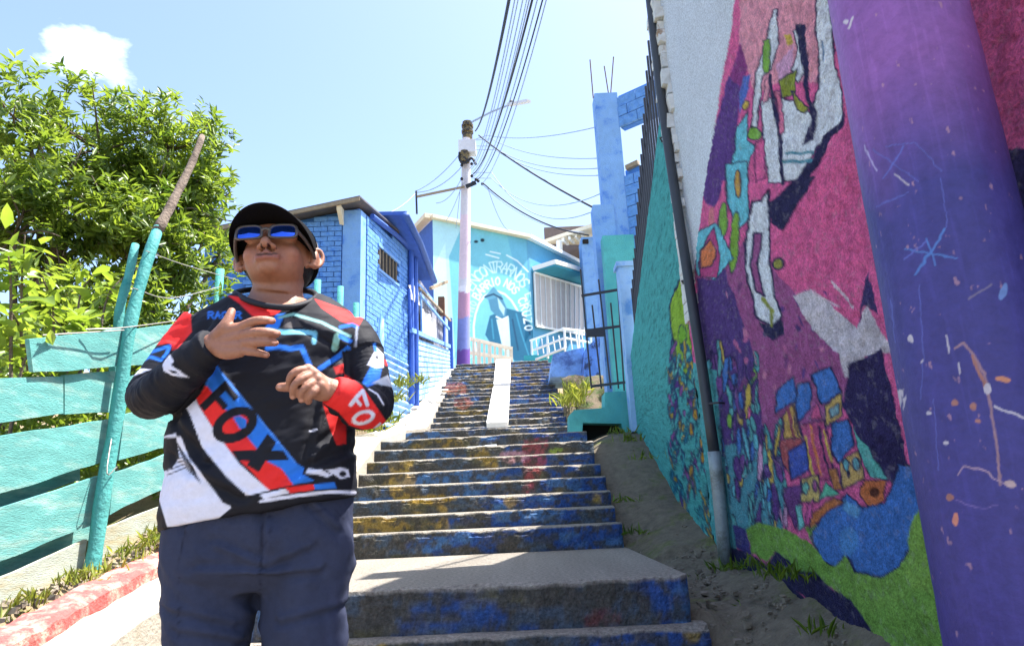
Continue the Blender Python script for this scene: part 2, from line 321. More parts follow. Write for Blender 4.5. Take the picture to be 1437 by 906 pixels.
# ---- stairs ----
M_step = vmat('painted_concrete_steps', .92, .55, 45, 1.0, 60, spec=.15, bdist=.02)
stairs = thing('stairs', 'wide public concrete stairway with worn blue and yellow painted risers', None, (0, 4, -1), kind='structure')
CONC, DARK, BLUE, BLUE2, YEL, OLIVE, SLATE, RED = C(146, 138, 128), C(66, 64, 60), C(52, 84, 146), C(82, 118, 158), C(176, 144, 70), C(98, 92, 64), C(78, 88, 100), C(160, 76, 82)
STEP_MARKS = [('e', 750, 650, 16, 14, 0, RED), ('p', [(735, 618), (768, 612), (765, 640), (748, 690), (736, 690)], RED), ('e', 720, 640, 22, 8, 0, C(205, 150, 150)), ('e', 622, 735, 8, 8, 0, YEL), ('e', 716, 704, 9, 9, 0, YEL), ('e', 621, 713, 7, 7, 0, YEL),
  ('p', [(545, 650), (580, 645), (585, 700), (550, 705)], YEL), ('e', 600, 700, 40, 6, 0, C(190, 150, 50)), ('e', 690, 655, 10, 6, 0, YEL), ('e', 780, 632, 7, 5, 0, C(150, 170, 60)), ('e', 838, 700, 7, 6, 0, YEL), ('e', 640, 545, 18, 8, 0, C(200, 120, 90)), ('e', 650, 565, 14, 7, 0, C(190, 110, 90)),
  ('e', 970, 888, 14, 12, 0, C(170, 140, 60)), ('e', 845, 868, 30, 12, 0, C(120, 70, 70)), ('e', 830, 555, 14, 5, 0, C(60, 70, 150)), ('e', 800, 570, 12, 4, 0, C(120, 60, 90))]
def make_step(y0, z, rise, depth, xl, xr, seed, dz=0., wobble=1., noz=.02):
    n = max(60, int((xr-xl)/.013)); x = np.linspace(xl, xr, n)
    prof = [(0, -rise-.1)]+[(0, -rise*(1-f)-noz*f) for f in np.linspace(0, 1, 9)]+[(.006, -.006), (.03, 0), (.07, .0), (depth*.5, 0), (depth+.12, dz), (depth+.12, -rise-.1)]
    prof = np.array(prof); k = len(prof)
    P = np.zeros((n, k, 3)); P[:, :, 0] = x[:, None]; P[:, :, 1] = y0+prof[None, :, 0]; P[:, :, 2] = z+prof[None, :, 1]
    q = P.reshape(-1, 3)
    rough = (fbm(q*[9, 3, 9]+seed*3.1, 4, seed)-.5); chip = np.clip(fbm(np.stack([q[:, 0]*7+seed*9, 0*q[:, 0], 0*q[:, 0]], 1), 4, 3)-.56, 0, 1)
    w = np.zeros((n, k)); w[:, :12] = 1; w[:, 12] = .5; w = w.ravel(); nz_ = np.zeros((n, k)); nz_[:, 8:12] = 1; nz_ = nz_.ravel()
    sag = (fbm(np.stack([q[:, 0]*1.3+seed, 0*q[:, 0], 0*q[:, 0]], 1), 3, 9)-.5)*.05*wobble
    q[:, 1] += w*rough*.05*wobble+nz_*chip*.09*wobble; q[:, 2] += w*nz_*(-chip*.07)*wobble+sag*w+.5*nz_*rough*.03
    # rounded ends
    e = np.minimum(q[:, 0]-xl, xr-q[:, 0]); q[:, 1] += w*np.clip(.05-e, 0, 1)**2*10
    Q = proj(q+np.array([0, 0, 0])); wq = np.stack([fbm(q*11, 3, 31)-.5, fbm(q*11, 3, 47)-.5], 1)*26
    nb = fbm(q*[2.2, 2.2, 5]+seed*1.7, 4, 11); ny = fbm(q*[2.0, 2, 4]+5+seed, 4, 13); nd = fbm(q*[7, 7, 9]+seed, 4, 17)
    cols = np.tile(SLATE*1.05, (len(q), 1)); sm = lambda v, t, w=.05: np.clip((v-t)/w+.5, 0, 1)[:, None]
    def over(a, c):
        global _c
        np.copyto(cols, cols*(1-a)+c*a)
    over(sm(nd, .5), DARK*1.5)
    s = np.clip((q[:, 0]-xl)/(xr-xl), 0, 1)
    over(sm(nb+.26*s, .68, .08)*.9, BLUE); over(sm(nb+.03*s, .64, .06)*.8, BLUE2); over(sm(ny-.22*np.abs(s-.32), .555, .06)*.8, OLIVE); over(sm(ny-.25*np.abs(s-.3), .635, .06)*.7, YEL*.85)
    mk = cols.copy(); paint(mk, Q+wq*np.array([.5, .35]), STEP_MARKS, soft=4); over(.75, mk)
    over(sm(fbm(q*[16, 16, 22]+seed, 4, 23), .53, .1)*.8, DARK*1.35); over(sm(fbm(q*[30, 30, 34]+seed, 3, 27), .66, .08)*.25, CONC*.7)
    f = np.zeros((n, k)); f[:, 10:15] = 1; f = f.ravel() > 0
    cw = CONC*(.75+.5*fbm(q*[5, 5, 5], 4, 2)[:, None]); cols[f] = cw[f]
    i = np.arange(n-1)[:, None]*k; j = np.arange(k)[None]; jn = (j+1) % k
    Fq = np.stack([i+j, i+k+j, i+k+jn, i+jn], -1).reshape(-1, 4)
    Fl = [tuple(r) for r in Fq.tolist()]+[tuple(range(k)), tuple((n-1)*k+t for t in range(k))[::-1]]
    o = obj('step', q, Fl, M_step, stairs, smooth=False, cols=cols); return o
make_step(-.9, -1.2, .25, 1.7, -2.2, 1.0, 1); make_step(.7, -.905, .28, 3.3, -2.2, 1.02, 2)
make_step(4.07, -.72, .19, .2, -2.16, 1.02, 3); make_step(4.2, -.465, .26, 2.3, -2.13, XR, 4, dz=.0, noz=.03)
STEP_Y, STEP_Z = [], []
for k in range(8):
    y0, z0 = 6.55+.33*k, -.25+.1525*k; xl = float(xleft(y0))+random.uniform(-.03, .03)
    make_step(y0, z0, .155+(.05 if k == 0 else 0), .33 if k < 7 else 3.05, xl, XR-.005*k+random.uniform(-.03, .03), 10+k, dz=.0 if k < 7 else .27)
    STEP_Y.append(y0); STEP_Z.append(z0)
make_step(11.85, 1.2, .2, .45, -2.07, .93, 30)
for k in range(17):
    y0, z0 = 12.25+.36*k, 1.30+.1425*k
    make_step(y0, z0, .145, .36 if k < 16 else 3.5, float(xleft(y0))+random.uniform(-.05, .05), XR+random.uniform(-.05, .04), 40+k, wobble=1.25)
M_white_ramp = mat('white_ramp_concrete', C(236, 234, 228), .85, .06, 12, .3, 60)
ramp = MB().hexa([at(683, 600, y=12.2), at(713, 599, y=12.2), at(715.5, 547, y=15.05), at(692.5, 548, y=15.05)]+[p+np.array([0, -.03, .09]) for p in (at(683, 600, y=12.2), at(713, 599, y=12.2), at(715.5, 547, y=15.05), at(692.5, 548, y=15.05))]).build('wheel_ramp', M_white_ramp)
tag(ramp, 'white smooth ramp strip lying on the lower half of the top flight', 'ramp', 'white ramp strips on the stairs')
q = [at(693, 544, y=15.3), at(716, 543, y=15.3), at(716.5, 508.5, y=18.4), at(696.5, 509, y=18.4)]
ramp = MB().hexa(q+[p+np.array([0, -.03, .09]) for p in q]).build('wheel_ramp', M_white_ramp); tag(ramp, 'white smooth ramp strip reaching the very top of the stairs', 'ramp', 'white ramp strips on the stairs')
q = [at(656, 628, y=8.83), at(697, 625, y=8.83), at(697, 612.5, y=9.0), at(657, 615.5, y=9.0)]
ramp = MB().hexa([p+np.array([0, .1, -.02]) for p in q]+q).build('wheel_ramp', M_white_ramp); tag(ramp, 'short white block set in the riser below the middle landing', 'ramp', 'white ramp strips on the stairs')
# ---- left side ramp and red kerb ----
M_ramp = mat('pale_concrete', C(172, 164, 150), .9, .12, 7, .4, 50, col2=C(150, 140, 118), mix=(.55, .75), mscale=3)
yy = np.linspace(-2, 18.4, 130); V = []
xo = np.interp(yy, [-2, 5, 8, 12, 18.4], [-2.36, -2.36, -2.38, -2.35, -2.2])
for y_, x_ in zip(yy, xo):
    xi = float(xleft(y_))+.12; z_ = float(rs(y_)); r = random.uniform(-.008, .008)
    V += [(xi, y_, z_-.6), (xi, y_, z_-.01+r), ((xi+x_)/2, y_, z_+r), (x_, y_, z_+.01+r), (x_, y_, z_-.6)]
Fc = [(i*5+j, i*5+(j+1) % 5, (i+1)*5+(j+1) % 5, (i+1)*5+j) for i in range(len(yy)-1) for j in range(5)]+[(0, 1, 2, 3, 4), tuple(len(V)-5+j for j in range(5))[::-1]]
o = obj('side_path', V, Fc, M_ramp); tag(o, kind='structure')
M_kerb = mat('worn_red_kerb', C(176, 88, 84), .9, .22, 14, .7, 45, col2=C(190, 152, 138), mix=(.46, .62), mscale=7)
M_kerbtop = M_kerb
yy = np.linspace(-1, 9.2, 120); V = []
for y_ in yy:
    z_ = float(rs(y_)); a, b = random.uniform(-.006, .006), random.uniform(-.01, .01)
    V += [(-2.33+a, y_, z_-.3), (-2.335+a, y_, z_+.075+b), (-2.36+a, y_, z_+.10+b), (-2.5, y_, z_+.115+b), (-2.53, y_, z_+.08), (-2.53, y_, z_-.3)]
Fc = [(i*6+j, i*6+(j+1) % 6, (i+1)*6+(j+1) % 6, (i+1)*6+j) for i in range(len(yy)-1) for j in range(6)]+[tuple(range(6)), tuple(len(V)-6+j for j in range(6))[::-1]]
o = obj('kerb', V, Fc, M_kerb); tag(o, kind='structure')
# ---- right gutter ----
M_gut = mat('dirty_concrete', C(106, 97, 82), .93, .38, 14, .9, 55, col2=C(92, 96, 52), mix=(.54, .66), mscale=3.1)
yy = np.linspace(1.5, 10.2, 260); xx = np.linspace(.9, 1.66, 24); Xg, Yg = np.meshgrid(xx, yy); tt = (Xg-.93)/(XW-.93)
ze = lerp1([1.5, 3.9, 4.1, 4.3, 6.3, 6.6, 8.86, 10.2], [-1.02, -1.0, -.9, -.72, -.6, -.5, .62, .78])(Yg); zw = wb(Yg)
Zg = ze*(1-tt)+zw*tt+.05*np.sin(np.pi*np.clip(tt, 0, 1))*(Yg > 6)
q = np.stack([Xg, Yg, Zg], -1).reshape(-1, 3); rough = fbm(q*[5, 4, 3], 5, 3)-.5; amp = np.interp(q[:, 1], [3, 5.8, 6.6], [.17, .14, .05]); q[:, 2] += rough*amp
o = obj('gutter', q, grid_faces(260, 24), M_gut, smooth=False); tag(o, kind='structure')
# ================================================================== right hand mural wall
def K(ox, oy, s):
    return lambda *pts: [(ox+a/s, oy+b/s) for a, b in pts]
ka, kb, kc, kd, ke = K(980, 10, 3.773), K(940, 230, 3.02), K(940, 480, 2.831), K(880, 680, 3.992), K(780, 330, 2.747)
WHT, PNK, DPK, PUR, NAV, MAU, CYA, GRN, YLW, ORG_, BLU, TEA, LIL = C(220, 228, 236), C(226, 88, 152), C(232, 150, 170), C(96, 58, 138), C(44, 42, 84), C(160, 78, 138), C(96, 200, 218), C(128, 186, 62), C(214, 184, 62), C(224, 122, 62), C(52, 118, 200), C(84, 174, 174), C(218, 160, 200)
MUR = [('p', [(1042, -60), (985, 285), (975, 380), (962, 520), (985, 800), (1100, 840), (1300, 1000), (1700, 1000), (1700, -60)], PNK),
 ('p', ka((235, -200), (660, -200), (640, 400), (420, 400), (300, 470), (215, 190)), DPK),
 ('p', ka((222, 180), (262, 320), (225, 420), (200, 700), (170, 920), (10, 920)), C(140, 52, 130)), ('p', ka((160, 360), (215, 420), (200, 700), (170, 920), (10, 920)), PUR),
 ('p', kb((140, 0), (235, -10), (215, 150), (190, 185), (160, 170), (122, 100)), PUR),
 ('p', kb((110, 480), (180, 490), (240, 440), (320, 640), (400, 906), (130, 906)), C(84, 56, 128)), ('p', kb((235, 440), (330, 300), (460, 470), (620, 640), (780, 906), (390, 906), (300, 640)), MAU),
 ('p', kc((120, 60), (330, 60), (460, 420), (440, 740), (300, 740), (200, 470)), C(84, 56, 128)), ('p', kc((190, 420), (330, 380), (450, 520), (450, 740), (300, 760), (190, 700)), C(72, 150, 168)), ('p', kc((330, 40), (730, 40), (690, 260), (640, 340), (440, 420), (370, 330)), MAU)]
g7 = np.random.default_rng(3)
for i in range(150):     # painted drips and leaf strokes right of the pipe
    cx, cy = g7.uniform(150, 470), g7.uniform(60, 720)
    if cx > 350 and cy < 360: continue
    col = [TEA, CYA, PUR, LIL, BLU, C(120, 70, 150), TEA, YLW, GRN, PNK][g7.integers(10) if cy < 380 else g7.integers(8)]
    (x_, y_), = kc((cx, cy)); MUR.append(('e', x_, y_, g7.uniform(1.5, 5), g7.uniform(8, 28), g7.uniform(-14, 10), col, 1.6, NAV))
MUR += [('p', ka((632, -60), (690, -60), (720, 300), (768, 510), (757, 612), (650, 692), (590, 800), (520, 920), (420, 920), (400, 700), (430, 480), (520, 500), (590, 570), (640, 430), (628, 200)), WHT, 2.6, NAV),
 ('p', ka((775, 540), (778, 625), (705, 690), (645, 830), (560, 930), (500, 930), (600, 800), (650, 690), (757, 600)), NAV), ('p', kb((420, 170), (510, 80), (615, 50), (640, 0), (600, 90), (520, 200), (485, 288), (428, 250)), NAV),
 ('p', ka((420, 300), (500, 200), (480, 380), (430, 420)), LIL), ('p', ka((500, 130), (556, 100), (562, 350), (530, 400), (488, 330), (520, 220)), WHT, 2, NAV),
 ('p', ka((518, 95), (572, 88), (592, 480), (624, 560), (602, 705), (548, 735), (592, 600), (558, 400)), NAV), ('p', ka((425, 390), (520, 325), (512, 460), (440, 482)), C(142, 156, 44), 2, NAV), ('p', ka((496, 440), (582, 540), (562, 568), (520, 545)), C(160, 166, 52), 2, NAV),
 ('p', ka((395, 10), (418, 10), (422, 200), (392, 330), (332, 370), (312, 640), (282, 640), (300, 350), (356, 200)), WHT, 2, NAV), ('p', ka((346, 180), (378, 165), (384, 340), (342, 350)), GRN, 1.5, NAV),
 ('p', ka((330, 500), (392, 480), (422, 700), (446, 930), (372, 930), (345, 700)), WHT, 2, NAV), ('l', ka((385, 360), (402, 560), (440, 720), (446, 930)), 6, NAV), ('p', ka((405, 450), (432, 440), (455, 660), (430, 680)), C(220, 110, 150), 1.5, NAV),
 ('p', ka((350, 390), (380, 370), (372, 500), (345, 520)), DPK, 1.5, NAV), ('e', 1059, 188, 10, 9, 0, GRN, 2, NAV), ('p', ka((235, 370), (272, 358), (266, 450), (215, 570), (212, 460)), C(74, 108, 196)), ('e', 1047, 148, 4, 7, 20, YLW, 1.5, NAV),
 ('p', ka((205, 640), (262, 555), (258, 700), (302, 740), (250, 930), (150, 930), (190, 760)), CYA, 1.5, NAV), ('l', ka((470, 775), (600, 770)), 4, C(70, 150, 170)), ('l', ka((460, 820), (590, 815)), 5, C(70, 150, 170)), ('p', ka((300, 720), (350, 700), (356, 900), (310, 930)), PNK, 1.5, NAV),
 ('l', ka((655, 190), (655, 280)), 3, C(90, 130, 170)), ('p', ka((455, 150), (480, 140), (495, 190), (470, 205)), YLW),
 ('p', kb((240, 0), (332, -10), (336, 230), (290, 282), (242, 160)), CYA, 2, NAV), ('e', 1036, 258, 5, 19, 0, C(220, 170, 60), 2, NAV), ('e', 1015, 310, 6, 26, 4, GRN, 1.5, NAV), ('e', 1031, 340, 6, 44, 4, C(130, 180, 50), 1.5, NAV), ('p', kb((170, 190), (190, 185), (200, 300), (160, 300)), C(220, 120, 130)),
 ('p', kb((200, 250), (240, 330), (272, 400), (190, 490), (115, 470), (108, 300), (150, 270)), CYA, 1.5, NAV), ('p', kb((160, 300), (190, 270), (215, 400), (200, 480), (130, 480), (122, 420)), C(190, 62, 130), 1.5, NAV), ('p', kb((130, 372), (168, 318), (196, 370), (178, 430), (130, 442)), ORG_, 2, NAV),
 ('p', kb((350, 160), (390, 155), (420, 110), (424, 400), (442, 560), (472, 640), (432, 694), (368, 650), (328, 500), (318, 330)), WHT, 3.4, NAV), ('p', kb((350, 290), (388, 295), (372, 420), (402, 560), (362, 540), (342, 430)), MAU, 3, NAV), ('l', kb((395, 570), (430, 620), (430, 690)), 5, C(150, 160, 60)),
 ('p', kb((376, 668), (432, 694), (472, 648), (484, 722), (440, 748), (400, 725)), NAV),
 ('p', kb((645, -10), (770, -10), (846, 430), (800, 692), (735, 640), (690, 540), (600, 530), (525, 545), (458, 470), (430, 330), (505, 250), (565, 150)), C(226, 84, 148)), ('e', 1092, 370, 7, 8, 0, C(150, 150, 60), 3, NAV),
 ('p', kb((520, 560), (600, 535), (690, 600), (790, 702), (840, 600), (910, 740), (960, 800), (830, 810), (770, 906), (740, 906), (720, 800), (620, 730)), C(208, 200, 208)), ('l', kb((690, 500), (740, 560), (780, 610)), 4, C(220, 190, 205)), ('l', kb((610, 545), (660, 580), (720, 600)), 3, C(220, 190, 205)),
 ('p', kb((840, 450), (890, 640), (830, 598), (800, 692)), C(66, 56, 110)), ('p', kc((715, 85), (840, 25), (960, 500), (870, 560), (800, 440), (730, 340), (690, 250)), C(50, 42, 92)), ('p', [(1330, 215), (1700, 190), (1700, 1000), (1330, 1000)], C(58, 50, 100)),
 ('p', [(1130, 740), (1300, 700), (1300, 920), (1200, 880)], C(126, 174, 64)), ('p', [(955, 500), (1004, 520), (1012, 640), (1030, 765), (990, 810), (960, 700)], C(70, 176, 180)),
 # hillside houses of the mural
 ('p', kc((450, 300), (496, 235), (525, 380), (455, 390)), C(206, 164, 76), 2, NAV), ('l', kc((475, 270), (500, 380)), 4, C(150, 70, 90)), ('l', kc((490, 250), (512, 370)), 2, NAV), ('p', kc((440, 390), (520, 380), (560, 440), (470, 520), (445, 480)), C(180, 84, 90), 2, NAV),
 ('p', kc((520, 330), (612, 306), (645, 440), (650, 540), (560, 560), (540, 420)), C(196, 74, 130), 2, NAV), ('l', kc((560, 330), (600, 530)), 4, ORG_), ('l', kc((590, 330), (630, 500)), 3, NAV), ('l', kc((540, 380), (575, 560)), 4, YLW), ('l', kc((610, 350), (645, 470)), 3, YLW),
 ('p', kc((425, 190), (488, 136), (503, 230), (424, 284)), BLU, 2.4, NAV), ('p', kc((505, 170), (556, 156), (554, 260), (510, 324), (494, 240)), BLU, 2.4, NAV), ('p', kc((556, 130), (642, 92), (678, 200), (600, 250)), BLU, 2.4, NAV), ('p', kc((648, 320), (712, 306), (738, 410), (662, 482), (640, 420)), BLU, 2.4, NAV), ('p', kc((470, 440), (542, 396), (552, 505), (478, 548)), C(60, 90, 190), 2.4, NAV),
 ('p', kc((553, 305), (580, 235), (603, 300)), C(216, 82, 140), 1.5, NAV), ('p', kc((618, 250), (682, 198), (692, 292), (618, 334)), C(212, 176, 84), 2.4, NAV), ('p', kc((636, 262), (676, 240), (680, 280), (640, 302)), C(130, 180, 190), 2, NAV),
 ('p', kc((668, 480), (752, 428), (772, 540), (690, 585)), C(210, 172, 90), 2.4, NAV), ('e', 1188, 652, 6, 9, -10, C(100, 180, 190), 2, NAV), ('e', 1202, 650, 5, 9, -10, C(100, 170, 180), 2, NAV), ('e', 1192, 664, 4, 6, 0, NAV),
 ('p', kc((514, 540), (592, 530), (594, 634), (520, 634)), C(206, 180, 96), 2.4, NAV), ('e', 1129, 684, 5, 9, 0, C(110, 190, 170), 2, NAV), ('e', 1143, 682, 4, 9, 0, MAU, 2, NAV), ('p', kc((632, 500), (662, 500), (690, 590), (650, 580)), C(190, 120, 60), 1.5, NAV), ('p', kc((768, 550), (856, 542), (842, 632), (800, 666), (756, 600)), C(206, 110, 48), 2, NAV), ('e', 1225, 690, 6, 7, 0, C(90, 50, 40)),
 ('p', kc((728, 335), (800, 430), (858, 540), (790, 534), (750, 420)), C(86, 186, 176), 1.6, NAV), ('p', kc((588, 628), (622, 556), (674, 600)), C(90, 196, 160), 1.6, NAV), ('p', kc((448, 580), (522, 560), (505, 745), (455, 650)), C(110, 60, 130), 1.5, NAV), ('p', kc((500, 650), (522, 640), (536, 740), (512, 750)), C(110, 196, 190), 1.5, NAV), ('p', kc((545, 640), (575, 620), (560, 720), (540, 730)), C(206, 80, 150), 1.5, NAV),
 ('p', kc((598, 702), (705, 598), (765, 652), (846, 642), (905, 480), (1000, 500), (1000, 720), (905, 890), (840, 930), (740, 915), (700, 838), (650, 892), (600, 862), (562, 770)), BLU, 2.6, NAV), ('p', kc((690, 620), (760, 660), (740, 700), (680, 660)), C(86, 160, 214)), ('e', 1190, 760, 14, 20, 0, C(66, 140, 208)),
 ('p', kc((565, 682), (650, 616), (694, 630), (604, 694), (556, 745)), C(196, 112, 52), 2, NAV),
 ('p', kd((665, 250), (740, 208), (900, 250), (1040, 332), (1130, 462), (1210, 428), (1290, 560), (1370, 720), (1500, 690), (1800, 400), (1800, 1200), (1400, 900), (1240, 640), (1120, 560), (940, 480), (840, 368), (780, 430), (700, 382)), C(122, 172, 62)), ('p', kc((945, 730), (1000, 640), (1060, 640), (1060, 1000), (935, 960)), C(134, 180, 66)),
 ('p', kd((775, 450), (840, 368), (912, 430), (932, 480), (1052, 488), (1142, 580), (1252, 640), (1400, 880), (1500, 1100), (1250, 1100), (1100, 700), (900, 560), (690, 480)), NAV), ('p', kc((190, 700), (300, 740), (330, 850), (250, 800), (180, 745)), C(66, 60, 130)), ('p', [(1000, 640), (1016, 640), (1036, 775), (1010, 800)], C(70, 150, 160)), ('p', [(1012, 765), (1040, 770), (1090, 800), (1160, 870), (1210, 960), (1050, 900), (1000, 820)], NAV)]
for i in range(46):
    cx, cy = g7.uniform(1020, 1190), g7.uniform(395, 545)
    MUR.insert(9+150, ('e', cx, cy, g7.uniform(1, 3.2), g7.uniform(3, 12), g7.uniform(-30, 30), [PUR, C(190, 96, 150), C(120, 60, 120), C(84, 56, 128), C(206, 120, 160)][g7.integers(5)]))
TEAL_P = [('p', ke((440, 260), (478, 168), (505, 200), (535, 440), (525, 570), (470, 500), (445, 350)), C(150, 190, 66), 2.2, NAV), ('p', ke((494, 190), (522, 200), (548, 440), (524, 430)), C(220, 190, 66), 1.5, NAV), ('e', 958, 470, 6, 14, 0, GRN, 1.6, NAV), ('e', 972, 505, 8, 9, 0, CYA, 2, NAV), ('p', ke((450, 555), (500, 560), (500, 585), (455, 590)), PUR)]
for i in range(330):
    cy = g7.uniform(430, 1210); cx = g7.uniform(437, 650)
    if cy > 760 and g7.random() < .35: continue
    (x_, y_), = ke((cx, cy)); TEAL_P.append(('e', x_, y_, g7.uniform(.8, 2.6), g7.uniform(4, 17), g7.uniform(-25, 20), [C(84, 196, 186), C(120, 210, 200), PUR, C(40, 120, 150), C(70, 170, 180), C(150, 90, 160), YLW*.9][min(6, g7.integers(8))], 1.1, C(40, 70, 100)))
for i in range(9):
    (x_, y_), = ke((g7.uniform(520, 570), 470+i*55)); TEAL_P.append(('e', x_, y_, 3, 9, 0, C(196, 150, 60), 2, C(50, 70, 100)))
for pts in [[(540, 590), (515, 600), (520, 630), (550, 630), (560, 680), (580, 720)], [(600, 790), (560, 820), (545, 850)], [(450, 400), (440, 460), (470, 520), (455, 580), (480, 700), (460, 780), (500, 860)]]: TEAL_P.append(('l', ke(*pts), 2.2, C(50, 60, 110)))
M_mural = vmat('mural_stucco', .9, .5, 80, 1.0, 80, spec=.12, bdist=.026)
def ycols(y0, y1, px=1.25):
    L = [y0]
    while L[-1] < y1: L.append(L[-1]+max(.006, px*L[-1]**2/(683*XW)))
    L[-1] = y1; return np.array(L)
def wall_mesh(y0, y1, top, zs_fn, painter, name, parent, relief):
    ycl = ycols(y0, y1); fr = zs_fn
    Yc, Fr = np.meshgrid(ycl, fr); zb_ = wb(Yc)-.3; zt_ = top(Yc); Zc = zb_+(zt_-zb_)*Fr
    P = np.stack([np.full_like(Yc, XW), Yc, Zc], -1).reshape(-1, 3)
    cols, disp = painter(P); Pd = P.copy(); Pd[:, 0] -= disp
    nr, nc = Yc.shape
    return obj(name, Pd, grid_faces(nr, nc), M_mural, parent, smooth=True, cols=cols)
def paint_mural(P):
    Q = proj(P); wv = np.stack([fbm(P*[9, 9, 9], 3, 61)-.5, fbm(P*[9, 9, 9], 3, 71)-.5], 1); Q = Q+wv*(17/P[:, 1:2])+ (np.stack([fbm(P*45, 2, 5)-.5, fbm(P*45, 2, 6)-.5], 1))*(6/P[:, 1:2])
    cols = np.tile(WHT, (len(P), 1)); paint(cols, Q, MUR)
    white = ~in_poly(Q, MUR[0][1]); fine = fbm(P*38, 4, 81)
    cols *= (.76+.66*fine)[:, None]; ch = np.clip((fbm(P*[1, 34, 50], 3, 91)-.6)/.1, 0, 1)[:, None]*.22; cols[:] = cols*(1-ch)+np.array([.42, .38, .4])*ch; gr = np.clip((fbm(P*22, 4, 95)-.52)/.12, 0, 1)[:, None]*.35; cols[:] = cols*(1-gr)+cols*np.array([.45, .42, .5])*gr; lum = cols.mean(1)[:, None]; cols[:] = cols*.86+lum*.14
    disp = (fbm(P*30, 4, 21)-.5)*.022+(fbm(P*4, 3, 22)-.5)*.03; cols[white] = (WHT*(.9+.2*fbm(P*3, 4, 5)[:, None]))[white]
    return cols, np.where(white, (fbm(P*5, 3, 22)-.5)*.012, disp)
def paint_teal(P):
    Q = proj(P); wv = np.stack([fbm(P*9, 3, 61)-.5, fbm(P*9, 3, 71)-.5], 1); Q = Q+wv*(30/P[:, 1:2])
    cols = np.tile(TEA, (len(P), 1)); paint(cols, Q, TEAL_P); cols *= (.66+.68*fbm(P*[1, 12, 30], 4, 85))[:, None]
    cols[fbm(P*[1, 20, 26], 4, 15) > .6] *= .68
    return cols, (fbm(P*[1, 16, 26], 4, 25)-.5)*.03
MTOP = lambda y: np.interp(y, [0, 3.1, 4.7, 5.95], [3.55, 3.6, 5.45, 4.95])  # unseen top edge shaped to shade the landing and keep sun on the man
mw = thing('mural_wall', 'rough stucco house wall with colourful street mural of pink hills and blue roofs', 'wall', (XW, 3.5, -.8))
fr = np.linspace(0, 1, 600)
wall_mesh(1.05, 5.93, MTOP, fr, paint_mural, 'painted_stucco', mw, .02)
M_plain = mat('white_plaster', C(206, 212, 216), .85, .08, 5, .2, 40)
mbm = MB()
for ya, yb_ in ((1.02, 3.1), (3.1, 4.7), (4.7, 5.95)): mbm.hexa([(XW+.05, ya, -1.6), (XW+.34, ya, -1.6), (XW+.34, yb_, -1.6), (XW+.05, yb_, -1.6)]+[(x_, y_, float(MTOP(y_))) for x_, y_ in ((XW+.05, ya), (XW+.34, ya), (XW+.34, yb_), (XW+.05, yb_))])
mbm.build('masonry', M_plain, mw)
tw = thing('garden_wall', 'teal stucco wall with sloping top beneath black iron railing', 'wall', (XW, 8, 0))
ttop = lambda y: 3.77-(y-5.95)*.632
wall_mesh(5.94, 9.75, ttop, np.linspace(0, 1, 330), paint_teal, 'painted_stucco', tw, .02)
M_teal = mat('teal_paint', TEA, .85, .2, 9, .5, 60, col2=C(64, 148, 156), mix=(.5, .7))
MB().hexa([(XW+.04, 5.96, -1), (XW+.2, 5.96, -1), (XW+.2, 9.74, -.2), (XW+.04, 9.74, -.2), (XW+.04, 5.96, 3.76), (XW+.2, 5.96, 3.76), (XW+.2, 9.74, ttop(9.74)-.005), (XW+.04, 9.74, ttop(9.74)-.005)]).build('masonry', M_teal, tw)
# broken white corner masonry
M_wbrick = mat('whitewashed_brick', C(214, 216, 214), .9, .18, 10, .7, 60, col2=C(150, 124, 98), mix=(.56, .66), mscale=6)
cb = thing('broken_corner', 'chipped whitewashed brick corner beside the black drainpipe', 'masonry', (XW-.03, 5.75, 1.4))
z = 1.45; k = 0
while z < 5.3:
    h = random.uniform(.1, .2) if z > 3.2 else .09; a = 5.62+random.uniform(-.06, .04); pr = random.uniform(.035, .085) if z > 3.2 else random.uniform(.03, .04)
    V, Fc = MB().box((XW-pr, a, z), (XW+.03, 5.93, z+h*.9)).arr(); V = V+(RNG.random(V.shape)-.5)*(.03 if z > 3.2 else .006)
    obj('brick', V, Fc, M_wbrick, cb); z += h; k += 1
M_beige = mat('beige_block', C(196, 184, 162), .9, .12, 8, .4, 50)
V, Fc = MB().box((XW-.12, 5.5, 5.0), (XW+.02, 5.92, 5.5)).arr(); obj('brick', V+(RNG.random(V.shape)-.5)*.02, Fc, M_beige, cb)
# drainpipe
M_pipe = mat('black_pipe', C(52, 56, 62), .5, .15, 9, .1, 50, spec=.5); M_galv = mat('galvanised_pipe', C(148, 160, 164), .55, .2, 12, .2, 40, metal=.3, col2=C(110, 118, 116), mix=(.5, .6))
pts = [at(911, -12, x=1.50), at(930, 150, x=1.505), at(955, 320, x=1.505), at(980, 480, x=1.51), at(1003, 640, x=1.515)]
dp = thing('drainpipe', 'thin black drainpipe with grey metal foot running down the mural', 'pipe', tuple(at(1018, 785, x=1.52)))
MB().tube(spline(pts, 14), .043, 14).build('upper_pipe', M_pipe, dp, True)
MB().tube(spline([at(1002, 633, x=1.513), at(1010, 705, x=1.515), at(1018, 790, x=1.52)], 6), .05, 14).build('foot_pipe', M_galv, dp, True)
for px, py in ((1008, 566), (968, 395), (937, 195)):
    p = at(px-3, py, x=1.52); MB().tube([p+np.array([.06, .0, 0]), p+np.array([0, -.055, 0]), p+np.array([-.055, -.02, 0]), p+np.array([-.02, .055, 0])], .009, 6).build('pipe_clamp', M_pipe, dp)
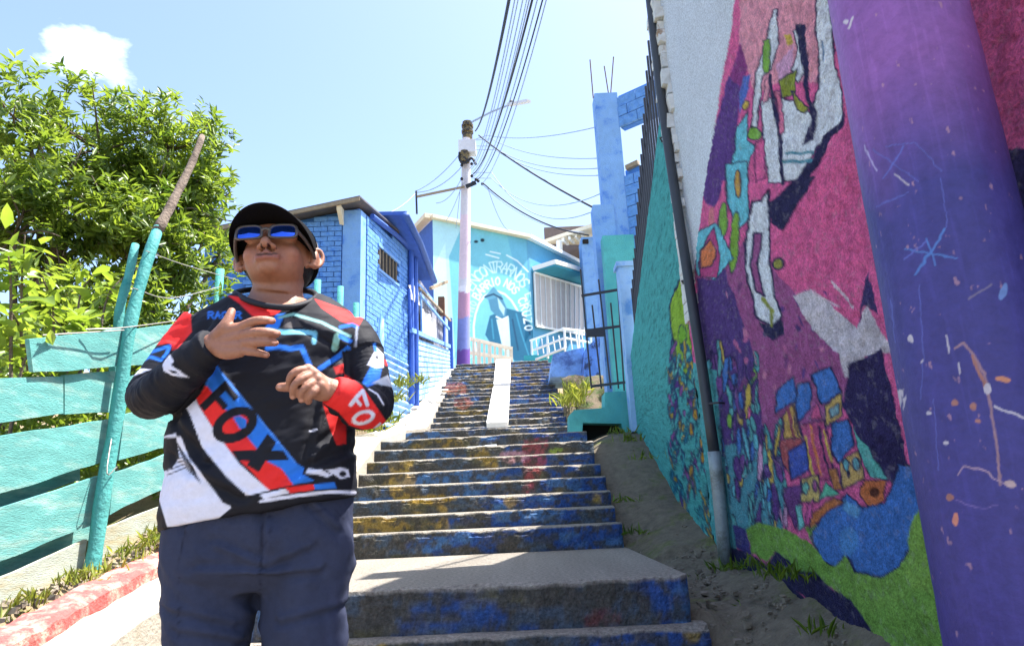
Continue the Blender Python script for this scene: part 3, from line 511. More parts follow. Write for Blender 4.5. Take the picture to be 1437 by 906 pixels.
# painted concrete post next to the camera
def post_painter(P):
    z_ = P[:, 2]; n = fbm(P*[6, 6, 2], 4, 3)
    t = np.clip((z_+(n-.5)*.25-.78)/.42, 0, 1)[:, None]
    c = C(66, 62, 130)*(1-t)+C(134, 88, 158)*t; t2 = np.clip((.1-z_)/.9, 0, 1)[:, None]; c = c*(1-t2)+C(64, 50, 118)*t2
    c = c*(.82+.36*fbm(P*[14, 14, 3], 4, 9)[:, None]); s = np.clip((fbm(P*[55, 55, 40], 3, 19)-.77)/.06, 0, 1)[:, None]*.5; c = c*(1-s)+C(196, 150, 160)*s; c = c*(1+.13*np.clip((fbm(P*[90, 90, 6], 3, 39)-.62)/.1, 0, 1)[:, None])
    return c
PX, PY, PRAD = 1.268, 1.87, .192
zz = np.concatenate([np.linspace(-1.25, -.55, 20), np.linspace(-.545, 1.75, 640), np.linspace(1.76, 3.6, 30)]); nz = len(zz); aa = np.concatenate([np.linspace(np.pi*.78, np.pi*1.85, 250), np.linspace(np.pi*1.86, np.pi*2.77, 40)]); na = len(aa); Zp, Ap = np.meshgrid(zz, aa, indexing='ij')
Rp = PRAD-.006*(Zp-.5)
P = np.stack([PX+Rp*np.cos(Ap), PY+Rp*np.sin(Ap), Zp], -1).reshape(-1, 3); dd = (fbm(P*[20, 20, 14], 4, 4)-.5)*.004; ctr = np.stack([np.full(len(P), PX), np.full(len(P), PY), P[:, 2]], 1); dirn = (P-ctr)/np.linalg.norm(P-ctr, axis=1)[:, None]
pc = post_painter(P); P = P+dirn*dd[:, None]
i = np.arange(nz-1)[:, None]*na; j = np.arange(na)[None]; jn = (j+1) % na; Fq = np.stack([i+j, i+jn, i+na+jn, i+na+j], -1).reshape(-1, 4)
# paint flakes, scratches and the scribbled star, as marks on the post
Qp = proj(P); front = (dirn@np.array([-.55, -.8, 0])) > -.2
LB, CHIP, OC = C(92, 100, 176), C(190, 182, 194), C(160, 110, 102)
marks = [('l', [(1284, 385), (1327, 322)], 3.2, C(80, 118, 186)), ('l', [(1270, 350), (1343, 362)], 2.2, C(80, 118, 186)), ('l', [(1300, 335), (1313, 372)], 2.2, C(80, 118, 186)), ('l', [(1268, 365), (1300, 338)], 1.8, LB), ('l', [(1213, 205), (1230, 240)], 2, C(170, 160, 205)), ('l', [(1240, 250), (1268, 205)], 1.6, LB), ('l', [(1255, 245), (1275, 260)], 1.6, CHIP), ('l', [(1230, 290), (1275, 270)], 1.4, LB), ('l', [(1320, 250), (1330, 320)], 1.2, LB), ('l', [(1225, 210), (1290, 255)], 1.2, LB), ('l', [(1245, 205), (1285, 200), (1320, 240)], 1.1, LB),
 ('p', [(1258, 548), (1268, 545), (1262, 580), (1256, 585)], CHIP), ('p', [(1266, 560), (1272, 553), (1268, 575)], CHIP), ('e', 1278, 475, 3, 5, 0, CHIP), ('e', 1303, 580, 4, 2.5, 0, CHIP), ('e', 1328, 621, 4, 3, 0, CHIP), ('l', [(1328, 470), (1333, 495)], 2, CHIP), ('l', [(1346, 510), (1347, 525)], 2, CHIP), ('e', 1294, 508, 2.5, 2, 0, CHIP),
 ('l', [(1340, 488), (1352, 480), (1368, 500), (1382, 525), (1388, 560), (1398, 620), (1404, 680)], 4, C(150, 118, 132)), ('l', [(1365, 500), (1384, 545)], 5, OC), ('l', [(1395, 570), (1437, 586)], 3, CHIP), ('e', 1340, 565, 5, 4, 0, OC), ('e', 1366, 570, 6, 5, 0, OC), ('e', 1372, 590, 4, 3, 0, OC), ('e', 1408, 532, 11, 4, 8, C(200, 134, 104)), ('e', 1386, 545, 5, 9, 0, CHIP), ('l', [(1344, 664), (1352, 654), (1378, 658), (1404, 675), (1420, 682)], 2, C(168, 140, 160)), ('e', 1418, 678, 8, 5, 20, C(186, 160, 160)), ('e', 1333, 697, 5, 4, 0, OC), ('e', 1341, 728, 4, 10, 0, C(206, 130, 110)), ('l', [(1340, 700), (1370, 712), (1400, 710)], 1.4, C(120, 100, 160)), ('l', [(1360, 420), (1390, 400)], 2.4, C(120, 110, 140)), ('l', [(1190, 40), (1197, 25)], 3, CHIP), ('l', [(1186, 33), (1189, 28)], 3, CHIP), ('e', 1408, 410, 5, 12, 20, C(110, 140, 200)), ('l', [(1250, 420), (1256, 480)], 1.2, LB), ('l', [(1290, 400), (1296, 500), (1292, 560)], 1, LB), ('l', [(1310, 560), (1318, 660)], 1, LB)]
wq = np.stack([fbm(P*60, 2, 5)-.5, fbm(P*60, 2, 6)-.5], 1)*5
paint(pc, Qp+wq, marks, mask=front)
M_post = vmat('painted_post', .5, .22, 30, .5, 60, spec=.35, bdist=.004)
o = obj('painted_post', P, Fq, M_post, None, True, cols=pc, org=(PX, PY, -1.25)); tag(o, 'thick round purple painted concrete post with scratches and star scribble', 'post')
# iron railing on the teal wall
M_iron = mat('black_iron', C(44, 46, 54), .55, .2, 20, .1, 60, spec=.5)
rail = thing('iron_railing', 'black iron bar railing on the sloping teal wall top', 'railing', (1.66, 6, 3.7))
btop = lambda y: 5.42-.915*(y-5.97); yb = 5.99; zb0 = lambda y: ttop(y)-.05
while yb < 9.0:
    MB().box((1.645, yb-.011, zb0(yb)), (1.667, yb+.011, btop(yb)+random.uniform(-.02, .02))).build('bar', M_iron, rail); yb += .118
for f in (.12, .8):
    MB().beam((1.679, 5.97, zb0(5.97)+f*(btop(5.97)-zb0(5.97))), (1.679, 9.0, zb0(9.0)+f*(btop(9.0)-zb0(9.0))), .02, .045).build('rail', M_iron, rail)
# ================================================================== buildings
M_blue = mat('blue_paint', C(126, 170, 222), .8, .14, 8, .4, 50, col2=C(66, 118, 200), mix=(.52, .7)); M_blue2 = mat('deep_blue_paint', C(62, 100, 184), .7, .15, 8, .3, 50); M_blueb = mat('blue_brick', C(104, 154, 216), .85, .25, 14, .8, 70, col2=C(70, 126, 208), mix=(.5, .68), mscale=9)
M_pale = mat('pale_blue_paint', C(150, 190, 232), .8, .12, 8, .3, 50, col2=C(96, 150, 214), mix=(.5, .64)); M_mortar = mat('blue_mortar', C(74, 128, 204), .9, .15, 10, .6, 60)
M_dark = mat('dark_interior', C(34, 32, 32), .9, .2, 5); M_wood = mat('grey_timber', C(150, 134, 112), .9, .25, 18, .4, 40); M_cream = mat('cream_render', C(226, 214, 190), .9, .1, 6, .2, 40)
M_whitep = mat('white_paint', C(228, 230, 228), .6, .06, 8, .1, 40); M_rust = mat('rusty_steel', C(110, 78, 60), .8, .3, 20)
def brick_run(parent, m, A, B, z0, z1, nrm, L=.245, H=.092, skip=None, limit=150, far_first=False, thick=.03, seed=1):
    """running bond brick faces on the vertical wall A-B; the nearest ones are single pieces, the rest one joined part"""
    r = random.Random(seed); A, B = np.asarray(A, float), np.asarray(B, float); d = B-A; W = np.linalg.norm(d); d /= W; n = np.asarray(nrm, float)
    ang = math.atan2(d[1], d[0]); items = []
    row = 0; z = z0
    while z+H <= z1+1e-6:
        s = -(L/2 if row % 2 else 0)
        while s < W-1e-6:
            a, b = max(s, 0)+.006, min(s+L, W)-.006
            if b-a > .05:
                c = A+d*(a+b)/2
                if not (skip and skip((a+b)/2, z+H/2)): items.append((c, b-a, z, r.uniform(-.004, .006)))
            s += L
        z += H; row += 1
    src = None; rest = MB()
    for c, l, z, pr in items:
        p = np.array([c[0], c[1], 0])+np.array([n[0], n[1], 0])*pr; ctr = (p[0], p[1], z+H/2)
        if limit > 0:
            limit -= 1
            if src is None or True:
                if src is None:
                    V, Fc = MB().box((-.5, -thick, -H/2+.006), (.5, thick, H/2-.006)).arr()
                    src = obj('brick', V+np.array(ctr), Fc, m, parent, org=ctr); src.rotation_euler = (0, 0, ang); src.scale = (l, 1, 1)
                else: copy_piece(src, parent, ctr, (r.uniform(-.02, .02), 0, ang+r.uniform(-.006, .006)), (l, 1, 1))
        else:
            u = np.array([d[0], d[1], 0])*l/2; w = np.array([n[0], n[1], 0])*thick; h = np.array([0, 0, H/2-.006]); c3 = np.array(ctr)
            rest.hexa([c3-u-w-h, c3+u-w-h, c3+u+w-h, c3-u+w-h, c3-u-w+h, c3+u-w+h, c3+u+w+h, c3-u+w+h])
    if rest.n: rest.build('brickwork', m, parent, kind='stuff')
# ---- blue brick house on the left ----
C0, C1 = np.array([-2.55, 11.0]), np.array([-2.0, 13.9]); CL = np.array([-5.2, 10.9])
hb = thing('brick_house', 'two tone blue painted brick house with tin roof behind the man', 'house', (-3.6, 12, 1.2))
ztop0 = 5.05; ztop1 = float(on_wall(572, 342, C0, C1)[2]); zl = 4.55
fl = lambda P, z: (P[0], P[1], z)
Cb = np.array([-4.9, 14.2])
ins = .05; e0 = C0+np.array([-.035, .05]); e1 = C1+np.array([-.05, 0]); eL = CL+np.array([0, .05])
MB().hexa([fl(eL, .8), fl(e0, .8), fl(e1, .8), fl(Cb, .8), fl(eL, zl), fl(e0, ztop0), fl(e1, ztop1-.05), fl(Cb, 4.4)]).build('wall', M_mortar, hb)
dR = (C1-C0)/np.linalg.norm(C1-C0); nR = np.array([dR[1], -dR[0]])
MB().hexa([fl(C0+np.array([-.3, -.012]), .8), fl(C0+nR*.012, .8), fl(C0+dR*.22+nR*.012, .8), fl(C0+np.array([-.3, .2]), .8)]+[fl(C0+np.array([-.3, -.012]), 5.0), fl(C0+nR*.012, 5.0), fl(C0+dR*.22+nR*.012, 5.0), fl(C0+np.array([-.3, .2]), 5.0)]).build('corner_pillar', M_blue, hb)
slope_ok = lambda s, z: z > ztop0+(zl-ztop0)*((s+.3)/2.65)-.06
fa = C0+np.array([-.31, 0]); faL = fa+(CL-C0)*.62
brick_run(hb, M_blueb, fa, faL, 1.3, 4.98, (0, -1), skip=slope_ok, limit=180, seed=4)
zr = lambda s: ztop0+(ztop1-ztop0)*s/np.linalg.norm(C1-C0)
win = (.75, 1.75, 4.15, 4.62)
brick_run(hb, M_blueb, C0+dR*.23, C1, 2.6, 5.4, nR, skip=lambda s, z: z > zr(s)-.1 or (win[0] < s+.23 < win[1] and win[2] < z < win[3]), limit=118, seed=6)
def rp(s, z, o=0.): q = C0+dR*s+nR*o; return np.array([q[0], q[1], z])
w = thing_ = MB().slab([rp(win[0], win[2], .01), rp(win[1], win[2], .01), rp(win[1], win[3], .01), rp(win[0], win[3], .01)], (*(nR*.012), 0)).build('window', M_dark, hb)
for i in range(6):
    s = win[0]+.06+i*.17; MB().beam(rp(s, win[2], .03), rp(s, win[3], .03), .02, .02, (1, 0, 0)).build('window_bar', M_wood, w)
for z in (win[2], win[3]): MB().beam(rp(win[0]-.04, z, .03), rp(win[1]+.04, z, .03), .05, .05).build('window_frame', M_blue, w)
# roof
V = [np.array(fl(CL+np.array([-.1, -.28]), zl+.0)), np.array(fl(C0+np.array([.05, -.28]), ztop0+.06)), np.array(fl(C1+nR*.12, ztop1+.02)), np.array(fl(Cb, 4.45))]
rf = MB().slab(V, (0, 0, .03)).build('roof', mat('old_tin_roof', C(92, 92, 98), .6, .25, 6, .3, 30, col2=C(120, 100, 86), mix=(.5, .65)), hb)
MB().beam(V[0]+np.array([0, 0, -.03]), V[1]+np.array([0, 0, -.03]), .04, .06).build('fascia', M_wood, rf)
a = np.array(fl(C0+np.array([-.35, -.02]), 4.72)); MB().prism([a, a+np.array([0, 0, .28]), a+np.array([0, -.25, .28]), a+np.array([0, -.23, .2])], (.07, 0, 0)).build('eave_bracket', M_cream, rf)
MB().tube([rp(.35, 5.02, .07), rp(1.6, ztop0+(ztop1-ztop0)*.55-.05, .08), rp(2.9, ztop1-.08, .08)], .05, 8).build('gutter_pipe', M_blue2, rf)
for s in (2.35, 2.62): MB().tube([rp(s, ztop1-.15, .09), rp(s, 1.9, .09)], .055, 8).build('downpipe', M_blue2, hb)
# corrugated sheet skirt at the house foot
V = []; nS = 90
for i in range(nS):
    z = 1.35+1.35*i/(nS-1); o_ = .03+.02*math.sin(i*.75); V += [rp(.25, z, o_), rp(2.5, z, o_)]
obj('corrugated_sheet', V, [(2*i, 2*i+1, 2*i+3, 2*i+2) for i in range(nS-1)], M_pale, hb, True)
# ---- annex with board siding and clutter ----
A0, A1 = C1.copy(), np.array([-1.76, 18.35]); dA = (A1-A0)/np.linalg.norm(A1-A0); nA = np.array([dA[1], -dA[0]]); LA = np.linalg.norm(A1-A0)
an = thing('annex_shed', 'blue board shed joined to the brick house with a messy open balcony', 'shed', (-2.1, 16, 2.0))
def ap(px, py, o=0.): q = on_wall(px, py, A0, A1); return q+np.array([*(nA*o), 0])
def apz(s, z, o=0.): q = A0+dA*s+nA*o; return np.array([q[0], q[1], z])
b0, b1 = float(ap(575, 518)[2])-.5, float(ap(630, 524)[2])-.4; t0, t1 = float(ap(576, 464)[2]), float(ap(627, 487)[2])
nb = 11
for i in range(nb):
    f0, f1 = i/nb, (i+.94)/nb
    q = [apz(.05, b0+(t0-b0)*f0, .0), apz(LA, b1+(t1-b1)*f0, .0), apz(LA, b1+(t1-b1)*f1, -.012), apz(.05, b0+(t0-b0)*f1, -.012)]
    MB().slab(q, (*(nA*.025), 0)).build('siding_board', M_pale, an)
MB().beam(ap(630, 447, .03), ap(632, 530, .03), .12, .12, (1, 0, 0)).build('corner_post', M_blue2, an)
MB().beam(ap(574, 463, .04), ap(629, 486, .04), .06, .09).build('sill_beam', M_blue, an)
MB().hexa([apz(.1, b0, -.06), apz(LA-.1, b1, -.06), apz(LA-.3, b1, -1.6), apz(.3, b0, -1.8), apz(.1, t0+1.5, -.06), apz(LA-.1, t1+.9, -.06), apz(LA-.3, t1+1., -1.6), apz(.3, t0+1.6, -1.8)]).build('inner_wall', mat('shed_inside', C(150, 150, 160), .9, .3, 5, col2=C(70, 76, 92), mix=(.45, .6), mscale=2.5), an)
M_sheet = mat('white_sheet', C(222, 218, 208), .8, .12, 5, .3, 12)
def cloth(px, name, m, o):
    q = [ap(*p, o) for p in px]; n = 12; V = []
    for i in range(n):
        for j in range(n):
            u, v = i/(n-1), j/(n-1); p = (q[0]*(1-u)+q[1]*u)*(1-v)+(q[3]*(1-u)+q[2]*u)*v; V.append(p+np.array([*(nA*(.03*math.sin(u*17)+.015*math.sin(u*31+v*4))), 0]))
    return obj(name, V, grid_faces(n, n), m, an, True)
cloth([(589, 432), (612, 450), (612, 482), (592, 466)], 'hanging_sheet', M_sheet, .02); cloth([(571, 400), (583, 402), (588, 430), (574, 420)], 'hanging_sheet', M_sheet, .03)
MB().tube([ap(572, 405, .03), ap(574, 462, .03)], .03, 6).build('post', M_blue2, an); MB().tube([ap(586, 405, .06), ap(588, 466, .06)], .025, 6).build('post', M_blue, an); MB().tube([ap(620, 440, .06), ap(620, 486, .06)], .035, 6).build('post', M_blue2, an)
for a_, b_ in (((583, 404), (628, 450)), ((583, 412), (626, 462)), ((582, 400), (606, 425))): MB().beam(ap(*a_, .08), ap(*b_, .08), .05, .05).build('balcony_rail', M_wood if a_[1] == 404 else M_blue, an)
MB().beam(ap(598, 405, .1), ap(614, 396, .25), .06, .07).build('timber', M_wood, an); MB().box(tuple(ap(617, 438, .05)-.08), tuple(ap(617, 422, .05)+.08)).build('flower_pot', M_rust, an)
q = [ap(556, 302, .2), ap(592, 394, .25), ap(592, 390, -1.4), ap(556, 296, -1.6)]; MB().slab(q, (0, 0, .07)).build('roof', M_blue2, an); MB().tube([ap(553, 303, .22), ap(573, 342, .24), ap(593, 396, .27)], .07, 8).build('gutter_pipe', mat('blue_grey_gutter', C(66, 96, 160), .6, .2, 9), an, True)
# ---- mural house at the top ----
ZT = float(at(607, 308, y=21)[2]); HA = at(607, 308, y=21)[:2]; HB = at(741, 336, z=ZT)[:2]; HC = at(846, 389, z=ZT)[:2]; HL = HA+np.array([-2.2, 4.0])
mh = thing('mural_house', 'turquoise rendered house with lettered portrait mural behind the utility pole', 'house', (.5, 22, 3.6))
CYW, TQ = C(176, 222, 230), C(116, 190, 208)
k3, k8 = K(640, 330, 8.236), K(600, 300, 3.777)
DT, MT, LT, IV = C(40, 104, 136), C(62, 140, 172), C(120, 208, 226), C(226, 242, 246)
HM = [('p', [(590, 280), (660, 290), (630, 360), (640, 520), (590, 540)], CYW), ('p', [(606, 380), (625, 340), (632, 520), (606, 520)], C(196, 236, 232)), ('p', [(700, 280), (760, 300), (760, 520), (735, 520), (728, 400)], C(104, 176, 204)), ('p', [(735, 280), (770, 290), (770, 400), (742, 400)], C(92, 156, 190)),
 ('e', 700, 472, 62, 86, 0, C(124, 200, 210)), ('e', 700, 472, 35, 64, -6, TQ, 2.6, IV),
 ('p', k8((330, 540), (420, 500), (500, 520), (560, 600), (560, 780), (460, 780), (420, 700), (330, 680), (305, 640)), DT), ('p', k8((365, 560), (430, 550), (440, 700), (455, 790), (400, 720)), C(196, 226, 232)), ('l', k8((470, 530), (500, 640), (540, 760)), 2, MT), ('l', k8((340, 560), (350, 660)), 2, MT), ('l', k8((510, 540), (545, 640)), 2.4, C(30, 76, 108)), ('l', k8((450, 560), (480, 720)), 2.4, C(30, 76, 108)),
 ('p', k8((320, 450), (390, 430), (420, 500), (415, 545), (370, 545), (335, 510)), C(74, 130, 160)), ('p', k8((370, 440), (410, 500), (405, 540), (380, 500)), C(170, 206, 216)), ('p', k8((300, 440), (350, 385), (390, 430), (350, 450), (320, 455)), C(90, 150, 178)), ('l', k8((305, 440), (350, 425), (395, 450)), 2.6, C(32, 70, 100)), ('l', k8((365, 545), (395, 560), (425, 545)), 2, IV)]
def arc_text(txt, cx, cy, rx, ry, a0, a1, h, w, col):
    n = len(txt)
    for i, ch in enumerate(txt):
        t = rad(a0+(a1-a0)*i/(n-1)); O = np.array([cx+rx*math.cos(t), cy-ry*math.sin(t)]); T = np.array([rx*math.sin(t), ry*math.cos(t)]); T /= np.linalg.norm(T); Np = np.array([T[1], -T[0]])
        HM.extend(glyph(ch, O-T*h*.28, T*h*.55, Np*h, w, col))
arc_text('ENCONTRARNOS ESE', 699, 470, 49, 88, 132, 22, 15, 1.7, C(206, 240, 246)); arc_text('BARRIO NOS CRUZO', 699, 470, 38, 70, 132, 8, 11, 1.9, IV); arc_text('EL CAMINO', 699, 470, 40, 66, 205, 140, 9, 1.4, C(190, 236, 244))
HM += [('l', [(711, 358), (726, 366), (741, 381)], 1.6, IV), ('l', [(682, 357), (700, 362)], 1.6, IV), ('l', [(688, 353), (702, 356)], 1.4, IV), ('e', 700, 472, 60, 112, 0, TQ) if False else ('l', [(655, 375), (648, 395), (645, 420)], 1.6, C(200, 236, 244)), ('e', 668, 339, 3, 2, 0, C(30, 50, 60)), ('e', 677, 337, 3, 2.5, 0, C(30, 50, 60))]
def face(A, B, zb, zt, nx, nzr, m, parent, shapes, base, name='wall', seed=1):
    u = np.linspace(0, 1, nx); v = np.linspace(0, 1, nzr); Uu, Vv = np.meshgrid(u, v); zb_ = zb[0]+(zb[1]-zb[0])*Uu; zt_ = zt[0]+(zt[1]-zt[0])*Uu
    P = np.stack([A[0]+(B[0]-A[0])*Uu, A[1]+(B[1]-A[1])*Uu, zb_+(zt_-zb_)*Vv], -1).reshape(-1, 3); cols = np.tile(base, (len(P), 1)); Q = proj(P)
    paint(cols, Q, shapes); cols *= (.88+.24*fbm(P*[2, 2, 2], 4, seed))[:, None]
    return obj(name, P, grid_faces(nzr, nx), m, parent, True, cols=cols)
M_hm = vmat('rendered_mural', .85, .08, 12, .15, 40)
zbm = 3.2
face(HA, HB, (zbm, zbm), (ZT, ZT), 190, 260, M_hm, mh, HM, TQ)
zc = float(on_wall(846, 389, HB, HC)[2])
face(HB, HC, (zbm, zbm), (ZT, zc), 60, 60, M_hm, mh, [], C(88, 152, 186), 'side_wall', 3)
inw = np.array([.15, .3]); MB().hexa([fl(HA+inw, zbm), fl(HB+[0, .3], zbm), fl(HC+[-.1, .3], zbm), fl(HL+[1, 0], zbm+.1), fl(HA+inw, ZT-.05), fl(HB+[0, .3], ZT-.05), fl(HC+[-.1, .3], zc-.05), fl(HL+[1, 0], ZT-.05)]).build('core', M_plain, mh)
MB().slab([fl(HL, zbm), fl(HA, zbm), fl(HA, ZT), fl(HL, ZT)], (.06, .1, 0)).build('side_wall', M_blue2, mh)
MB().beam(fl(HA+[-.05, -.06], ZT+.06), fl(HB+[0, -.08], ZT+.06), .3, .12).build('roof_edge', M_cream, mh); MB().beam(fl(HB+[0, -.08], ZT+.06), fl(HC+[0, -.1], zc+.06), .3, .14).build('roof_edge', M_whitep, mh)
MB().beam(fl(HL+[-.1, 0], ZT+.1), fl(HA+[-.1, -.1], ZT+.1), .3, .16).build('roof_edge', M_cream, mh)
dB = (HC-HB)/np.linalg.norm(HC-HB); nB = np.array([dB[1], -dB[0]])
def bp(px, py, o=0.): q = on_wall(px, py, HB, HC); return q+np.array([*(nB*o), 0])
can = MB().prism([bp(746, 378, .02), bp(756, 374, .65), bp(849, 400, .65), bp(849, 404, .02)], (0, 0, -.12)).build('canopy', mat('canopy_blue', C(52, 140, 172), .8, .1, 6), mh)
MB().beam(bp(746, 377.5, .04), bp(757, 373, .68), .06, .16).build('canopy_edge', M_whitep, can); MB().beam(bp(757, 373, .68), bp(850, 399, .68), .06, .16).build('canopy_edge', M_whitep, can)
q = [bp(747, 383, .03), bp(817, 404, .03), bp(817, 470, .03), bp(750, 458, .03)]
wd = MB().slab(q, (*(nB*.03), 0)).build('window', mat('window_curtain', C(176, 172, 172), .6, .1, 4), mh)
for i in range(11):
    f = i/10; MB().beam(q[0]*(1-f)+q[1]*f+np.array([*(nB*.05), 0]), q[3]*(1-f)+q[2]*f+np.array([*(nB*.05), 0]), .06 if i in (0, 3, 6, 10) else .035, .03, (*dB, 0)).build('window_bar', M_whitep if i in (0, 3, 6, 10) else M_plain, wd)
for a_, b_ in ((0, 1), (3, 2)): MB().beam(q[a_]+np.array([*(nB*.06), 0]), q[b_]+np.array([*(nB*.06), 0]), .05, .07).build('window_frame', M_whitep, wd)
# balcony rails and lower blocks of the mural house
br = thing('stair_railing', 'white painted pipe railing climbing to the turquoise house', 'railing', tuple(at(770, 508, y=20)))
for pts in ([(744, 478, 20.3), (790, 461, 19.6), (829, 466, 20.6)], [(749, 491, 20.1), (792, 474, 19.5), (830, 481, 20.6)], [(752, 504, 20), (793, 488, 19.4)]): MB().tube([at(a, b, y=c) for a, b, c in pts], .038, 7).build('rail', M_whitep, br)
for px, p0, p1, y_ in ((746, 477, 510, 20.2), (768, 469, 503, 19.9), (792, 461, 495, 19.5), (812, 463, 496, 20.0), (829, 466, 500, 20.5)): MB().tube([at(px, p0, y=y_), at(px+1, p1, y=y_)], .035, 7).build('post', M_whitep, br)
for i in range(9):
    px = 752+i*8; MB().tube([at(px, 476-i*1.4 if i < 6 else 466, y=20-.06*i), at(px+3, 498-i*2 if i < 6 else 490, y=20-.06*i)], .02, 5).build('baluster', M_whitep, br)
bl = MB().box((at(735, 500, y=20.4)[0], 20.1, 3.2), (at(835, 500, y=20.4)[0], 21.4, float(at(790, 496, y=20.1)[2]))).build('porch_block', mat('porch_teal', C(60, 160, 170), .85, .2, 4), None); tag(bl, 'turquoise porch base under the white pipe railing', 'wall')
pf = thing('picket_fence', 'cream picket fence beside the utility pole at the stair top', 'fence', tuple(at(690, 512, y=19.6)))
for i in range(9):
    f = i/8; a = at(657+60*f, 474+15*f, y=19.4+.5*f); b = at(657+60*f, 512, y=19.4+.5*f); MB().beam(a, b-np.array([0, 0, .3]), .11 if i % 2 == 0 else .07, .05, (0, 1, 0)).build('picket', M_cream, pf)
for o_ in (0, 20): MB().beam(at(655, 474+o_, y=19.4), at(719, 489+o_*.7, y=19.9), .06, .1).build('rail', M_cream, pf)
# ---- house with dark eave further right ----
eh = thing('eave_house', 'house with deep shaded eave and white post behind the turquoise roof', 'house', tuple(at(800, 500, y=25)))
y_ = 25.0
M_eave = mat('shaded_soffit', C(90, 92, 108), .9, .15, 6)
V = [at(760, 342, y=27), at(833, 318, y=23.5), at(850, 330, y=24.5), at(860, 345, y=29)]; MB().slab(V, (0, 0, .15)).build('roof', M_cream, eh)
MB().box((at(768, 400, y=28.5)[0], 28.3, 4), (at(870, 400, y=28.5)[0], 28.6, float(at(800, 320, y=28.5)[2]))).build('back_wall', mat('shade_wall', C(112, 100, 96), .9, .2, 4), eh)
MB().tube([at(785, 338, y=25.5), at(786, 372, y=25.5)], .12, 8).build('post', M_whitep, eh)
for i in range(5): MB().beam(at(790+i*9, 336-i*2.4, y=25.2), at(797+i*9, 342-i*2.0, y=25.9), .1, .12).build('rafter', M_whitep, eh)
MB().box((at(821, 400, y=24)[0], 24.2, 3.5), (at(850, 400, y=24)[0], 25.2, float(at(835, 332, y=24.2)[2]))).build('side_wall', M_blue, eh)
MB().box(tuple(at(818, 341, y=24.1)), tuple(at(826, 334, y=24.0)+np.array([0, .2, 0]))).build('lamp', M_dark, eh)
# ---- unfinished blue brick wall with column ----
ub = thing('unfinished_wall', 'unfinished blue block wall and column with bare steel rods on top', 'wall', (1.8, 10.2, 1.3))
xa, xb = float(at(834, 130, y=10.6)[0]), float(at(866, 130, y=10.6)[0]); zt = float(at(834, 131, y=10.6)[2])
MB().box((xa, 10.6, 1.0), (xb, 10.95, zt)).build('column', M_blue, ub); MB().box((float(at(836, 270, y=10.5)[0])-.06, 10.56, 1.0), (xa+.16, 10.9, float(at(840, 285, y=10.5)[2]))).build('pilaster', M_blue, ub)
for p0, p1 in (((832, 131), (828, 84)), ((854, 129), (848, 93)), ((856, 129), (861, 80))):
    a = at(*p0, y=10.75); b = at(*p1, y=10.75); MB().tube([a-np.array([0, 0, .1]), b], .011, 5).build('steel_rod', M_rust, ub)
Wx = xb-.02; UA, UB = np.array([xb+.0, 10.62]), np.array([xb+.62, 10.12]); un = np.array([-(UA-UB)[1], (UA-UB)[0]]); un /= np.linalg.norm(un); un = un if un[1] < 0 else -un
def upan(z0, z1, name):
    a, b = UA-un*.035, UB-un*.035; c, d = UB-un*.16, UA-un*.16
    MB().hexa([(*a, z0), (*b, z0), (*c, z0), (*d, z0), (*a, z1), (*b, z1), (*c, z1), (*d, z1)]).build(name, M_mortar, ub)
beam_z0, beam_z1 = float(at(868, 150, y=10.5)[2]), zt-.03
def zat(px, py): return float(on_wall(px, py, UA, UB)[2])
sill = zat(873, 240); top_open = zat(873, 178)
upan(1.0, sill, 'lower_block'); upan(top_open, zt-.05, 'lintel')
brick_run(ub, M_blueb, UA, UB, sill-2.4, sill, un, L=.36, H=.19, limit=60, seed=3); brick_run(ub, M_blueb, UA, UB, top_open, zt-.06, un, L=.36, H=.19, limit=60, seed=5)
MB().beam(on_wall(879, 236, UA, UB), on_wall(896, 228, UA, UB), .08, .08).build('cross_timber', M_wood, ub)
# blue low wall block beside the upper flight
q = [at(772, 529, y=14.4), at(818, 527, y=14.4), at(820, 487, y=14.4), at(776, 497, y=14.4)]
bw = MB().prism(q, (0, 1.6, 0)).build('low_wall', mat('stained_pale_blue', C(128, 168, 220), .9, .3, 5, .6, 30, col2=C(84, 110, 160), mix=(.48, .62), mscale=3)); tag(bw, 'stained pale blue masonry block overhanging a dark gap beside the stairs', 'wall')
q = [at(818, 545, y=13.6), at(842, 545, y=13.6), at(842, 470, y=13.6), at(822, 488, y=13.6)]
bw = MB().prism(q, (0, 1.0, 0)).build('low_wall', mat('stained_blue_wall', C(96, 140, 214), .9, .3, 5, .6, 30, col2=C(54, 70, 110), mix=(.5, .6), mscale=4)); tag(bw, 'blotchy blue wall seen through the iron gate', 'wall')
M_rock = mat('mossy_rubble', C(104, 92, 74), .95, .35, 12, 1, 40, col2=C(70, 84, 40), mix=(.48, .6), mscale=5)
ru = MB().box(tuple(at(806, 572, y=12.6)-np.array([0, 0, .5])), tuple(at(850, 527, y=12.6)+np.array([0, 1.0, 0]))); V, Fc = ru.arr()
n = 14; u = np.linspace(0, 1, n); Uu, Vv = np.meshgrid(u, u); a, b = at(798, 580, y=12.0), at(852, 526, y=13.2)
P = np.stack([a[0]+(b[0]-a[0])*Uu, a[1]+(b[1]-a[1])*Vv, a[2]-.6+(b[2]-a[2]+.6)*Vv], -1).reshape(-1, 3); P[:, 1] -= (fbm(P*3, 4, 3)-.5)*.7; P[:, 2] += (fbm(P*3, 4, 9)-.5)*.25
o = obj('rubble_bank', P, grid_faces(n, n), M_rock, None, False); tag(o, kind='structure')
